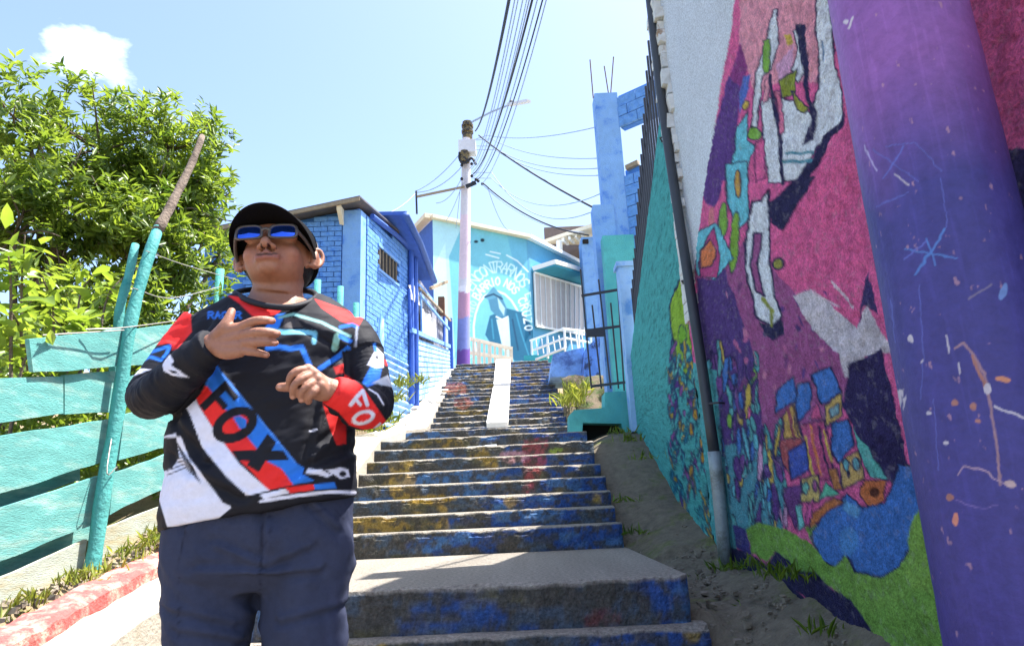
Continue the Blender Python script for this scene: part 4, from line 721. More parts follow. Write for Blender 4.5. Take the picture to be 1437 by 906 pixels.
# teal planter wall with a drain opening
pl = thing('planter_wall', 'stepped teal concrete wall with a dark drain opening at its foot', 'wall', (1.2, 9.5, .6))
pp = [(799, 607), (799, 582), (806, 575), (849, 572), (849, 550), (884, 548), (892, 615), (876, 613), (872, 594), (818, 593), (817, 607)]
MB().prism([at(a, b, y=9.4) for a, b in pp], (0, .4, 0)).build('wall', M_teal, pl); MB().prism([at(a, b, y=9.7) for a, b in [(806, 588), (884, 588), (884, 640), (806, 640)]], (0, .05, 0)).build('drain_shade_sheet', mat('recess_shade_black', C(26, 24, 20), .95, .3, 10), pl)  # black sheet behind the opening, the recess shade put in as colour
pp2 = MB().box((1.52, 9.05, .8), (1.75, 9.3, float(at(880, 375, y=9.1)[2]))).build('gate_pier', M_pale); tag(pp2, 'pale blue square pier where the teal wall ends at the gate', 'pier')
MB().box((1.49, 9.02, float(at(880, 375, y=9.1)[2])), (1.78, 9.33, float(at(880, 375, y=9.1)[2])+.07)).build('pier_cap', M_pale, pp2)
tc = MB().box((float(at(853, 400, y=9.95)[0]), 10.1, 1.0), (float(at(880, 400, y=9.95)[0])+.2, 10.35, float(at(860, 330, y=10.1)[2]))).build('teal_pier', M_teal); tag(tc, 'teal painted pier behind the black iron gate', 'pier')
# gate
gt = thing('iron_gate', 'black iron bar gate standing open above the stepped teal wall', 'gate', tuple(at(850, 548, y=9.62)))
for a, b in (((814.6, 378), (830, 545)), ((840, 392), (857, 545)), ((831, 428), (844, 545)), ((857, 425), (868, 545)), ((866, 388), (876, 548))): MB().beam(at(*a, y=9.62), at(*b, y=9.62), .022, .022, (0, 1, 0)).build('bar', M_iron, gt)
for a, b in (((816, 415), (870, 406)), ((821, 464), (874, 457)), ((829, 542), (879, 536))): MB().beam(at(*a, y=9.6), at(*b, y=9.6), .03, .035).build('rail', M_iron, gt)
MB().box(tuple(at(823, 472, y=9.58)), tuple(at(848, 460, y=9.58)+np.array([0, .06, 0]))).build('lock_box', M_iron, gt)
# ================================================================== utility pole and wires
PB, PT = at(650, 512, y=19), at(655, 172, y=19)
up = thing('utility_pole', 'tall concrete utility pole banded pink, blue and purple at its foot', 'pole', tuple(PB-np.array([0, 0, .3])))
def pole_cols(P):
    py = proj(P)[:, 1]+(fbm(P*6, 3, 2)-.5)*10; c = np.tile(C(206, 204, 210), (len(P), 1)); c[py > 400] = C(226, 224, 228); c[py > 408] = C(176, 136, 160); c[py > 447] = C(126, 136, 190); c[py > 490] = C(110, 76, 150)
    c[(py > 300) & (py < 390)] = C(216, 196, 206); return c*(.85+.3*fbm(P*[3, 3, 3], 4, 6)[:, None])
nz, na = 170, 20; f = np.linspace(-.04, 1, nz); rr = np.interp(f, [0, 1], [.19, .125]); base = PB+(PT-PB)*f[:, None]; a = np.arange(na)*2*np.pi/na
P = (base[:, None]+rr[:, None, None]*np.stack([np.cos(a), np.sin(a), 0*a], -1)[None]).reshape(-1, 3)
i = np.arange(nz-1)[:, None]*na; j = np.arange(na)[None]; jn = (j+1) % na
Fl = [tuple(r) for r in np.stack([i+j, i+jn, i+na+jn, i+na+j], -1).reshape(-1, 4).tolist()]+[tuple((nz-1)*na+t for t in range(na))]
obj('shaft', P, Fl, vmat('pole_concrete', .85, .1, 12, .2, 40), up, True, cols=pole_cols(P))
M_insul = mat('brown_insulator', C(120, 104, 60), .4, .3, 20, col2=C(40, 34, 30), mix=(.45, .55), mscale=14); M_bxg = mat('grey_box', C(214, 216, 222), .6, .08, 8); M_cable = mat('black_cable', C(38, 40, 48), .6, .1, 5); M_cableg = mat('pale_cable', C(150, 168, 196), .6, .1, 5)
MB().box(tuple(at(643.5, 213, y=18.7)), tuple(at(667, 195, y=18.7)+np.array([0, .35, 0]))).build('meter_box', M_bxg, up)
MB().tube([at(656, 195, y=19), at(656, 172, y=19)], .16, 10).build('insulator', M_insul, up)
for z0 in (176, 184): MB().tube([at(656, z0, y=19), at(656, z0+3, y=19)], .19, 10).build('insulator_ring', M_insul, up)
MB().tube(spline([at(645, 214, y=18.75), at(645, 224, y=18.75), at(652, 229, y=18.7), at(662, 222, y=18.7), at(668, 231, y=18.7)], 12), .04, 6).build('box_cable', M_cable, up)
MB().tube([at(652, 213, y=18.8), at(652, 228, y=18.8)], .15, 8).build('box_bracket', M_insul, up)
for px, py in ((662, 247), (668, 252), (664, 256), (671, 254), (677, 258), (648, 251), (648, 232), (662, 230)):
    MB().ball(at(px, py, y=18.75), .05, nu=8, nv=6).build('clamp', M_cable, up)
MB().beam(at(585, 276, y=18.6), at(652, 262, y=18.8), .05, .06).build('side_arm', M_wood, up); MB().beam(at(654, 262, y=18.75), at(668, 256, y=18.7), .08, .1).build('side_arm', M_cable, up)
MB().tube([at(584, 268, y=18.6), at(585, 300, y=18.6)], .03, 6).build('arm_hook', M_cable, up)
lp = thing('street_lamp_arm', 'thin lamp arm reaching out from the pole top', 'lamp', tuple(at(662, 169, y=18.9)))
MB().tube([at(661, 172, y=18.9), at(690, 157, y=18.0), at(718, 146, y=17.2)], .03, 7).build('arm', M_cableg, lp); MB().beam(at(714, 147, y=17.3), at(742, 142, y=16.6), .14, .07).build('lamp_head', M_bxg, lp); MB().ball(at(717, 143, y=17.2), .06, nu=8, nv=6).build('photocell', M_cable, lp)
def wire(a, b, sag, r, m, label):
    a, b = np.asarray(a), np.asarray(b); t = np.linspace(0, 1, 26)[:, None]; P = a+(b-a)*t; P[:, 2] -= (sag*4*t*(1-t))[:, 0]
    o = MB().tube(P, r, 6).build('cable', m, None, True); tag(o, label, 'cable', 'overhead cables'); return o
far = lambda px, py, y: at(px, py, y=y)
# cables running overhead towards the camera
wire(at(667, 184, y=18.9), at(722, -40, y=6.2), .35, .021, M_cable, 'thick black cable from the pole top passing overhead')
L1 = 'thin overhead cable running from the pole over the stairs'
for k_, (x0, y0, x1, r_, m_) in enumerate([(662, 246, 757, .015, M_cable), (664, 248, 752, .009, M_cableg), (668, 250, 764, .009, M_cableg), (670, 252, 772, .011, M_cable), (661, 238, 735, .008, M_cableg), (664, 240, 742, .009, M_cableg), (666, 242, 748, .008, M_cableg), (676, 258, 777, .009, M_cableg), (660, 236, 730, .010, M_cableg)]): wire(at(x0, y0, y=18.8), at(x1, -40, y=6.5+.1*k_), .5, r_, m_, L1)
wire(at(672, 190, y=18.8), at(842, 296, y=11.5), .12, .022, M_cable, 'thick black cable from the pole to the blue column')
L2 = 'thin service cable from the pole to the houses on the right'
for a_, b_, yb, sg, r_, m_ in (((678, 257), (826, 330), 15, .3, .02, M_cable), ((676, 258), (820, 326), 15.3, .35, .009, M_cableg), ((684, 190), (838, 178), 11, .15, .011, M_cableg), ((690, 195), (842, 222), 11, .2, .011, M_cableg), ((690, 205), (842, 236), 11, .25, .011, M_cableg), ((695, 210), (842, 246), 11.2, .25, .011, M_cableg), ((690, 242), (842, 292), 11.3, .7, .011, M_cableg), ((690, 250), (842, 272), 11.2, .5, .01, M_cableg)): wire(at(*a_, y=18.6) if a_[0] > 680 else at(*a_, y=18.75), at(*b_, y=yb), sg, r_, m_, L2)
for x0, y0 in ((684, 190), (690, 195), (690, 205), (695, 210), (690, 242), (690, 250)): wire(at(663, y0 if y0 > 195 else 197, y=18.85), at(x0, y0, y=18.6), .0, .011, M_cableg, 'short jumper wire at the pole head')
L3 = 'thin service cable from the pole to the brick house'
for a_, b_, yb, sg, r_ in (((646, 215), (584, 268), 18.6, .15, .012), ((647, 235), (584, 270), 18.6, .2, .012), ((648, 250), (612, 285), 18.7, .2, .01), ((584, 270), (512, 305), 13.2, .2, .012), ((650, 255), (626, 310), 21, .1, .01), ((646, 262), (640, 320), 21, .05, .01), ((684, 262), (716, 325), 22.3, .3, .012)): wire(at(*a_, y=18.75), at(*b_, y=yb), sg, r_, M_cableg, L3)
# ================================================================== left fence and plants
XF = -2.8
M_plank = mat('teal_board', C(90, 154, 150), .85, .28, 7, .35, 70, col2=C(138, 176, 166), mix=(.5, .68), mscale=4, stretch=(3, .5, 3.2)); M_plank2 = mat('weathered_board', C(166, 172, 160), .9, .22, 6, .35, 70, col2=C(160, 150, 120), mix=(.46, .62), mscale=3.5, stretch=(3, .5, 3)); M_tpole = mat('teal_post_paint', C(74, 152, 148), .75, .2, 9, .5, 40, col2=C(40, 124, 122), mix=(.5, .66)); M_bark = mat('grey_bark', C(120, 106, 94), .95, .3, 16, .9, 40, col2=C(84, 72, 64), mix=(.45, .6))
fence = thing('board_fence', 'turquoise rough board fence on leaning poles beside the man', 'fence', (XF, 4.7, -.4))
def plank(pts, x=XF, m=M_plank, ext=None):
    q = [at(a, b, x=x) for a, b in pts]   # left-top, right-top, right-bottom, left-bottom
    if ext:
        d = q[1]-q[0]; d2 = q[2]-q[3]; f = (ext-q[0][1])/d[1]; q[1] = q[0]+d*f; f2 = (ext-q[3][1])/d2[1]; q[2] = q[3]+d2*f2
    n = 14; V = []; sd = random.randint(0, 99)
    top = np.array([q[0]+(q[1]-q[0])*t for t in np.linspace(0, 1, n)]); bot = np.array([q[3]+(q[2]-q[3])*t for t in np.linspace(0, 1, n)])
    wob = (fbm(np.stack([top[:, 1]*2.1+sd, 0*top[:, 1], 0*top[:, 1]], 1), 3, sd)-.5)
    top[:, 2] += wob*.05; bot[:, 2] += wob[::-1]*.05; tk = np.array([-.026, 0, 0]); bow = np.array([1, 0, 0])*(wob*.05)[:, None]
    R = [np.array([top[i]+bow[i], bot[i]+bow[i], bot[i]+bow[i]+tk, top[i]+bow[i]+tk]) for i in range(n)]
    return MB().rings(R).build('board', m, fence)
plank([(45, 472), (174, 461), (175, 509), (50, 524)], x=XF+.03)
plank([(-30, 530), (93, 524), (93, 578), (-30, 594)]); plank([(92, 525), (172, 519), (167, 577), (92, 580)], x=XF-.012)
plank([(-40, 622), (153, 589), (151, 649), (-40, 705)]); plank([(-40, 725), (138, 668), (131, 734), (-40, 803)]); plank([(-40, 832), (122, 756), (116, 803), (-40, 888)], m=M_plank2)
plank([(-30, 690), (112, 656), (112, 676), (-30, 722)], x=XF-.1); plank([(-30, 790), (150, 715), (150, 745), (-30, 826)], x=XF-.1)
plank([(187, 463), (235, 456), (225, 514), (182, 511)], ext=6.6); plank([(170, 530), (256, 512), (252, 560), (168, 566)], x=XF-.02, ext=6.9); plank([(172, 584), (256, 566), (250, 622), (164, 646)], ext=7.1); plank([(162, 661), (246, 633), (242, 682), (156, 720)], ext=7.0); plank([(153, 737), (237, 706), (231, 742), (141, 790)], m=M_plank2, ext=6.8)
for y0 in (6.5, 8.0, 9.5):
    for k_ in range(4):
        z0 = float(gl(y0))+.12+k_*.33; sl = .31
        V, Fc = MB().hexa([(XF, y0, z0), (XF, y0+1.6, z0+1.6*sl), (XF-.026, y0+1.6, z0+1.6*sl), (XF-.026, y0, z0), (XF, y0, z0+.24), (XF, y0+1.6, z0+1.6*sl+.24), (XF-.026, y0+1.6, z0+1.6*sl+.24), (XF-.026, y0, z0+.24)]).arr(); obj('board', V+(RNG.random(V.shape)-.5)*[.004, .02, .05], Fc, M_plank, fence)
def fpost(pts, r, m, name='post', x=XF+.07, parent=None):
    P = spline([at(a, b, x=x) for a, b in pts], 14) if len(pts) > 2 else np.array([at(a, b, x=x) for a, b in pts]); rr = np.linspace(r[0], r[1], len(P))*(1+.08*np.sin(np.arange(len(P))*2.3))
    return MB().tube(P, rr, 12, round_=False).build(name, m, parent or fence, True)
P0 = [(126, 815), (133, 775), (148, 670), (163, 590), (177, 490), (186, 440), (205, 370), (222, 320)]
po = fpost(P0, (.049, .041), M_tpole); fpost([(220, 325), (236, 296), (250, 268), (266, 236), (275, 215), (284, 191)], (.041, .026), M_bark, 'bare_top', parent=po)
P1 = [(163, 640), (160, 520), (166, 452), (171, 420), (181, 385), (190, 343)]; fpost(P1, (.036, .03), M_tpole, x=XF-.1)
for a, b, yy_ in (((309, 378), (300, 520), 7.3), ((446, 393), (444, 470), 9.0), ((478, 402), (477, 480), 9.6), ((535, 447), (546, 560), 10.3), ((500, 425), (500, 520), 10.0)):
    q = at(*a, y=yy_); g_ = np.array([q[0]-.02, q[1], float(gl(yy_))-.1]); MB().tube([g_, q], [.05, .045], 10).build('post', M_tpole if a[0] < 520 else M_blue, fence, True)
M_wire = mat('barbed_wire', C(150, 146, 140), .5, .2, 20, metal=.6)
for pts in ([(120, 462, XF+.05), (178, 459, XF+.12), (260, 448, XF+.05)], [(186, 404, XF+.1), (240, 418, XF), (310, 402, XF-.1)], [(205, 352, XF+.1), (260, 372, XF), (330, 392, XF-.1)], [(60, 470, XF+.04), (174, 463, XF+.1)], [(165, 568, XF+.03), (150, 660, XF+.13), (164, 655, XF+.14)]):
    MB().tube(spline([at(a, b, x=c) for a, b, c in pts], 10), .004, 5).build('wire', M_wire, fence)
# ---- leaves ----
def leaf_arrays(pos, direc, size, width, up=None, fold=.25, droop=.15):
    """many lanceolate leaves -> verts, quads"""
    n = len(pos); d = direc/np.linalg.norm(direc, axis=1)[:, None]; r = RNG.normal(size=(n, 3)) if up is None else up+RNG.normal(size=(n, 3))*.35
    s = np.cross(d, r); s /= np.linalg.norm(s, axis=1)[:, None]+1e-9; u = np.cross(s, d); L = size[:, None]; W = (size*width)[:, None]
    f = lambda a, b, c: pos+d*L*a+s*W*b+u*L*c
    V = np.stack([f(0, 0, 0), f(.3, 1, fold*width), f(.66, .72, fold*width*.8-droop*.35), f(1, 0, -droop), f(.66, -.72, fold*width*.8-droop*.35), f(.3, -1, fold*width)], 1).reshape(-1, 3)
    b = np.arange(n)[:, None]*6; Fq = np.concatenate([b+[0, 1, 2, 3], b+[0, 3, 4, 5]], 0)
    return V, Fq
M_leaf = leafmat('tree_leaf', C(60, 90, 36), C(134, 154, 66), .46, 2.2); M_leaf2 = leafmat('shrub_leaf', C(88, 124, 46), C(150, 168, 76), .42, 4.)
def lobes_px(L): return [(at(a, b, y=y_), r_*(y_*1.03)/F_PX) for a, b, r_, y_ in L]
def tree(name, label, LB, base, nwh, leafsize, m, group, seed, nleaf=8, limb=.05):
    g_ = np.random.default_rng(seed); root = thing(name, label, 'tree', tuple(base), group)
    tr = np.array([base, base+[.1, .1, 1.0], base+[.05, 0, 2.0]])
    top = np.mean([c for c, _ in LB], 0); tr = spline([base-np.array([0, 0, .2]), base*.6+top*.4+g_.normal(size=3)*.1, top], 10); MB().tube(tr, np.linspace(limb*2.2, limb*1.0, 10), 10).build('trunk', M_bark, root, True)
    tips = []; twig = MB()
    for c, r_ in LB:
        j = tr[g_.integers(3, 8)]; MB().tube(spline([j, (j+c)/2+g_.normal(size=3)*.12, c], 8), np.linspace(limb*.9, limb*.35, 8), 7).build('limb', M_bark, root, True)
        for t in range(9):
            v = g_.normal(size=3); v /= np.linalg.norm(v); e = c+v*r_*.9; twig.tube(spline([c, (c+e)/2+g_.normal(size=3)*.06, e], 5), np.linspace(limb*.3, .005, 5), 5)
    twig.build('twigs', M_bark, root, True, kind='stuff')
    vol = np.array([r_**2.2 for _, r_ in LB]); pk = g_.choice(len(LB), nwh, p=vol/vol.sum())
    v = g_.normal(size=(nwh, 3)); v /= np.linalg.norm(v, axis=1)[:, None]; rad_ = g_.random(nwh)**.45
    ctr = np.array([LB[i][0] for i in pk]); R_ = np.array([LB[i][1] for i in pk]); bump = .78+.5*fbm(ctr*2+v*2.2, 3, seed)
    pos = ctr+v*(R_*rad_*bump)[:, None]; keep = fbm(pos*3.2, 3, seed+5) > .485; pos, v = pos[keep], v[keep]
    ax = v*.6+np.array([0, 0, .75])+g_.normal(size=pos.shape)*.45; ax /= np.linalg.norm(ax, axis=1)[:, None]
    P, D, U_ = [], [], []
    for k_ in range(nleaf):
        rdm = g_.normal(size=pos.shape); sd = np.cross(ax, rdm); sd /= np.linalg.norm(sd, axis=1)[:, None]; t = g_.uniform(.2, 1.1, len(pos))[:, None]
        P.append(pos-ax*(k_*.014)); D.append(ax*(1.15-t)+sd); U_.append(ax)
    P, D, U_ = np.concatenate(P), np.concatenate(D), np.concatenate(U_); sz = g_.uniform(.65, 1.25, len(P))*leafsize
    V, Fq = leaf_arrays(P, D, sz, .135, U_); obj('crown', V, Fq, m, root, False, kind='stuff')
    return root
LB1 = lobes_px([(40, 185, 112, 6.4), (140, 210, 104, 6.8), (90, 290, 120, 6.3), (20, 330, 110, 6.0), (170, 330, 100, 6.6), (60, 430, 90, 5.9), (150, 430, 80, 6.4)])
LB2 = lobes_px([(240, 210, 92, 7.3), (282, 290, 60, 7.6), (225, 300, 95, 7.2), (250, 390, 85, 7.2), (308, 360, 38, 7.9), (190, 250, 70, 7.0)])
tree('leafy_tree', 'big long-leaved tree rising behind the turquoise board fence', LB1, np.array([-4.9, 6.5, .35]), 3900, .118, M_leaf, 'trees behind the fence', 5)
tree('leafy_tree', 'smaller tree whose crown sits behind the man and the bare pole', LB2, np.array([-4.0, 7.4, .6]), 2700, .114, M_leaf, 'trees behind the fence', 8)
# undergrowth filling behind the boards
def clump(name, label, cat, L, n, size, m, seed, kind=None, group=None):
    g_ = np.random.default_rng(seed); P = []
    for c, r_ in L:
        v = g_.normal(size=(n, 3)); v /= np.linalg.norm(v, axis=1)[:, None]; P.append(c+v*(r_*g_.random(n)**.4)[:, None])
    P = np.concatenate(P); D = g_.normal(size=P.shape)+[0, 0, .6]; V, Fq = leaf_arrays(P, D, g_.uniform(.6, 1.3, len(P))*size, .2, None); o = obj(name, V, Fq, m, None, False)
    tag(o, label, cat, group, kind); return o
LB3 = [(np.array([-3.5-.25*(i % 2), 3.9+.5*i, float(gl(3.9+.5*i))+.35+.1*(i % 3)]), .5) for i in range(9)]+[(np.array([-3.7-.3*(i % 2), 4.6+.55*i, float(gl(4.6+.55*i))+1.05+.12*(i % 3)]), .55) for i in range(8)]
clump('undergrowth', 'dark green undergrowth seen through gaps in the fence', 'undergrowth', LB3, 460, .11, M_leaf, 9, kind='stuff')
# light green shrub reaching over the fence, leaves built singly
shrub = thing('garden_shrub', 'light green shrub with broad leaves leaning over the fence top', 'shrub', (-3.2, 4.4, .2))
V, Fq = leaf_arrays(np.zeros((1, 3)), np.array([[1., 0, 0]]), np.array([1.]), .2, np.array([[0, 0, 1.]]))
g9 = np.random.default_rng(12); src = None; cnt = 0
stems = [((40, 500), (30, 420), (35, 330), 3.9), ((80, 500), (75, 440), (60, 390), 4.0), ((120, 500), (110, 430), (130, 385), 4.2), ((60, 520), (30, 470), (18, 440), 3.8), ((140, 500), (150, 420), (205, 368), 4.3), ((100, 520), (95, 480), (70, 440), 4.1), ((20, 560), (30, 520), (50, 480), 3.7), ((150, 500), (165, 440), (150, 400), 4.4), ((25, 500), (15, 400), (12, 360), 3.8), ((110, 510), (120, 470), (110, 450), 4.0)]
for a, b, c, y_ in stems:
    xs_ = -3.0-.09*(y_-3.7)*5; S = spline([at(a[0], max(a[1], 520), x=xs_)-np.array([.0, 0, .3]), at(*b, x=xs_), at(*c, x=xs_+.12)], 16); MB().tube(S, np.linspace(.012, .004, 16), 6).build('stem', M_bark, shrub, True)
    for t in range(29):
        f = g9.uniform(.25, 1); i = int(f*15); p = S[i]+g9.normal(size=3)*.05; az, el, rl = g9.uniform(0, 6.28), g9.uniform(-.5, .9), g9.uniform(-.6, .6); L_ = g9.uniform(.10, .19)
        if src is None:
            src = obj('leaf', V+p, Fq, M_leaf2, shrub, org=tuple(p)); o = src
        else: o = copy_piece(src, shrub, tuple(p))
        o.rotation_euler = (rl, -el, az); o.scale = (L_, L_, L_); cnt += 1
# weeds and grass
def tufts(name, label, spots, m, seed, h=(.05, .16)):
    g_ = np.random.default_rng(seed); P, D, S = [], [], []
    for (x, y, z, n, sp) in spots:
        p = np.array([x, y, z])+g_.normal(size=(n, 3))*[sp, sp, 0]; P.append(p); D.append(np.stack([g_.normal(size=n)*.5, g_.normal(size=n)*.5, np.ones(n)], 1)); S.append(g_.uniform(*h, n))
    P, D, S = np.concatenate(P), np.concatenate(D), np.concatenate(S); V, Fq = leaf_arrays(P, D, S, .024, None, droop=.5); o = obj(name, V, Fq, m, None, False); tag(o, label, None, None, 'stuff'); return o
M_grass = leafmat('grass_blade', C(112, 132, 48), C(170, 172, 90), .35, 3.); M_weed = leafmat('weed_leaf', C(72, 104, 34), C(118, 140, 52), .35, 5.)
sp = [(RNG.uniform(-2.75, -2.55), y_, float(gl(y_))+.0, 20, .06) for y_ in RNG.uniform(2.6, 6.5, 60)]+[(RNG.uniform(-2.85, -2.42), y_, float(gl(y_)), 26, .09) for y_ in RNG.uniform(6.2, 13.5, 170)]
tufts('dry_grass', 'sparse dry grass along the fence foot and slope', sp, M_grass, 3, (.03, .10))
sp = []
for px, py, n_ in ((1020, 795, 40), (1045, 790, 25), (1090, 800, 40), (1108, 806, 30), (1000, 850, 10), (890, 745, 30), (882, 700, 18), (905, 640, 20), (885, 615, 30), (870, 605, 30), (1150, 880, 18), (975, 815, 14), (1075, 850, 20)):
    p = at(px, py, x=1.25 if px < 1000 and px > 930 else 1.45 if px >= 1000 else 1.02); sp.append((p[0], p[1], p[2]-.03, n_, .07))
tufts('weeds', 'small green weeds rooted in the dirty gutter', sp, M_weed, 4, (.04, .11))
sp = [(float(at(px, py, y=y_)[0]), y_, float(at(px, py, y=y_)[2])-.05, 60, .12) for px, py, y_ in ((808, 556, 12.3), (800, 566, 11.9), (812, 545, 12.6), (803, 560, 12.2), (560, 540, 12.6), (548, 560, 11.8), (580, 535, 13.5), (535, 590, 10.6), (520, 600, 10))]
tufts('bank_grass', 'bright grass on the banks beside the upper flight', sp, M_grass, 6, (.1, .3))
# leaf litter and small rubble
mbs = MB(); g5 = np.random.default_rng(5)
for i in range(420):
    x, y = g5.uniform(.98, 1.52), g5.uniform(2.6, 6.6) if i < 330 else g5.uniform(6.6, 9); t = (x-.93)/(XW-.93); z = float(np.interp(y, [1.5, 3.9, 4.1, 4.3, 6.3, 6.6, 8.86, 10.2], [-1.02, -1.0, -.9, -.72, -.6, -.5, .62, .78]))*(1-t)+float(wb(y))*t; s = g5.uniform(.004, .016)*(1 if i % 17 else 1.8); V, Fc = MB().box((-s, -s, -s*.6), (s, s, s*.7)).arr(); mbs.add((V+(g5.random(V.shape)-.5)*s*.9)+[x, y, z+.005], Fc)
mbs.build('rubble', mat('rubble_stone', C(126, 116, 102), .95, .35, 20), None, kind='stuff')['label'] = 'small stones and rubble scattered in the gutter'
mbs = MB()
for i in range(300):
    y = g5.uniform(2.8, 7); x = g5.uniform(-2.78, -2.55); s = g5.uniform(.006, .02); V, Fc = MB().box((-s, -s, -s*.6), (s, s, s*.7)).arr(); mbs.add((V+(g5.random(V.shape)-.5)*s*.9)+[x, y, float(gl(y))+.015], Fc)
mbs.build('gravel', MATS['rubble_stone'], None, kind='stuff')['label'] = 'gravel and dry clods along the fence foot'
# ================================================================== the man
YM, ZF = 1.6, -.905
def mp(px, py, y): return at(px, py, y=y)
man = thing('person', 'man in black cap, mirrored sunglasses and red, black and blue racing jersey, gesturing', 'person', (-.57, YM, ZF))
def sring(cx, cy, z, rx, ry, n=48, p=2.4, tilt=0.):
    a = np.arange(n)*2*np.pi/n; c, s = np.cos(a), np.sin(a); x = np.sign(c)*np.abs(c)**(2/p)*rx; y = np.sign(s)*np.abs(s)**(2/p)*ry
    return np.stack([cx+x, cy+y, z+tilt*x], 1)
# silhouette rows of the torso: (row pixel, left, right, half depth, centre depth shift)
ROWS = [(719, 235, 497, .120, -.01), (700, 234, 497, .125, -.015), (660, 238, 498, .13, -.02), (610, 246, 498, .13, -.02), (560, 256, 498, .128, -.015), (510, 262, 500, .125, -.008), (478, 262, 506, .118, 0), (455, 266, 504, .105, .005), (440, 277, 494, .09, .01), (428, 300, 470, .078, .015), (418, 322, 446, .068, .018), (411, 338, 434, .06, .02)]
def torso_rings(grow=0., tilt=True):
    R = []
    for i, (py, l, r, ry, dy) in enumerate(ROWS):
        a, b = mp(l, py, YM+dy), mp(r, py, YM+dy); c = (a+b)/2; t = .14*max(0, 1-i/4.0) if tilt else 0
        R.append(sring(c[0], YM+dy, c[2], (b[0]-a[0])/2+grow, ry+grow, p=2.6 if i < 8 else 2.2, tilt=t))
    return R
ARM_R = ([(290, 462, 1.6), (262, 492, 1.585), (232, 530, 1.55), (212, 556, 1.515), (224, 552, 1.465), (254, 524, 1.425), (282, 498, 1.395), (299, 484, 1.38)], [.066, .064, .058, .053, .05, .045, .041, .036])
ARM_L = ([(484, 466, 1.6), (503, 492, 1.595), (517, 530, 1.575), (522, 562, 1.545), (516, 570, 1.50), (500, 565, 1.455), (482, 556, 1.42), (464, 547, 1.40)], [.058, .057, .050, .046, .045, .043, .040, .034])
def arm_path(A, n=22): P = spline([mp(*p) for p in A[0]], n); return P, np.interp(np.linspace(0, 1, n), np.linspace(0, 1, len(A[1])), A[1])
def cloth_noise(P, N_, amp, f=9, seed=0): return P+N_*((fbm(P*f, 3, seed)-.5)*amp)[:, None]
# ---------------- jersey
mb = MB().rings(torso_rings())
for A in (ARM_R, ARM_L): p_, r_ = arm_path(A); mb.tube(p_, r_, 20)
JV, JF, JN = remesh(mb, .0034, 7)
pr, rr_ = arm_path(ARM_R, 60); pl_, rl_ = arm_path(ARM_L, 60)
def dist_path(P, path):
    d = np.full(len(P), 9.); k = np.zeros(len(P), int)
    for i, q in enumerate(path): e = np.linalg.norm(P-q, axis=1); m_ = e < d; d[m_] = e[m_]; k[m_] = i
    return d, k
dR_, kR = dist_path(JV, pr); dL_, kL = dist_path(JV, pl_)
isR = (dR_ < np.array(rr_)[kR]*1.28) & (kR > 10); isL = (dL_ < np.array(rl_)[kL]*1.28) & (kL > 10)
# folds: horizontal rucks at the belly, rings along the sleeves
w_ = np.zeros(len(JV)); torso = ~(isR | isL); zz_ = JV[:, 2]; xx_ = JV[:, 0]
w_ += torso*((fbm(np.stack([xx_*5+zz_*3, JV[:, 1]*4, zz_*13-xx_*5], 1), 4, 3)-.5)*.034)
w_ += isR*((fbm(JV*[11, 11, 11]+np.stack([kR*.12]*3, 1), 3, 9)-.5)*.026)*np.interp(kR, [0, 24, 34, 50, 60], [.3, 1, 1.3, .6, .3]); w_ += isL*((fbm(JV*[11, 11, 11]+np.stack([kL*.12]*3, 1), 3, 19)-.5)*.026)*np.interp(kL, [0, 24, 34, 50, 60], [.3, 1, 1.3, .7, .3])
def crease(Q, lines, A, s):
    r = np.zeros(len(Q))
    for k_, l in enumerate(lines): d = d_line(Q, l); sd = d*np.where(((Q-np.array(l[0]))@np.array([-(l[-1][1]-l[0][1]), l[-1][0]-l[0][0]])) > 0, 1, -1); r += A*(np.exp(-(sd/s)**2)-np.exp(-((sd-1.7*s)/s)**2))
    return r
w_ += torso*crease(proj(JV), [[(300, 505), (330, 560), (345, 600)], [(486, 500), (455, 560), (440, 640)], [(250, 640), (300, 668), (340, 690)], [(494, 640), (440, 662), (400, 682)], [(494, 600), (450, 630)], [(262, 590), (290, 640)], [(420, 450), (470, 470), (492, 500)], [(310, 440), (290, 470)]], .0055, 6.)
JV = JV+JN*w_[:, None]
kj = K(220, 520, 4.118); k1 = K(160, 260, 3.02); k2 = K(360, 400, 4.12); kz = K(170, 400, 5.66)
BK, JB, JR, JW, JL, JG = C(24, 25, 34), C(40, 112, 210), C(222, 44, 44), C(214, 216, 236), C(110, 178, 206), C(70, 66, 68)
A_, B_ = np.array([.633, .775]), np.array([.72, -.694])
def tl(O, pts): return kj(*[tuple(np.array(O)+A_*a+B_*b) for a, b in pts])
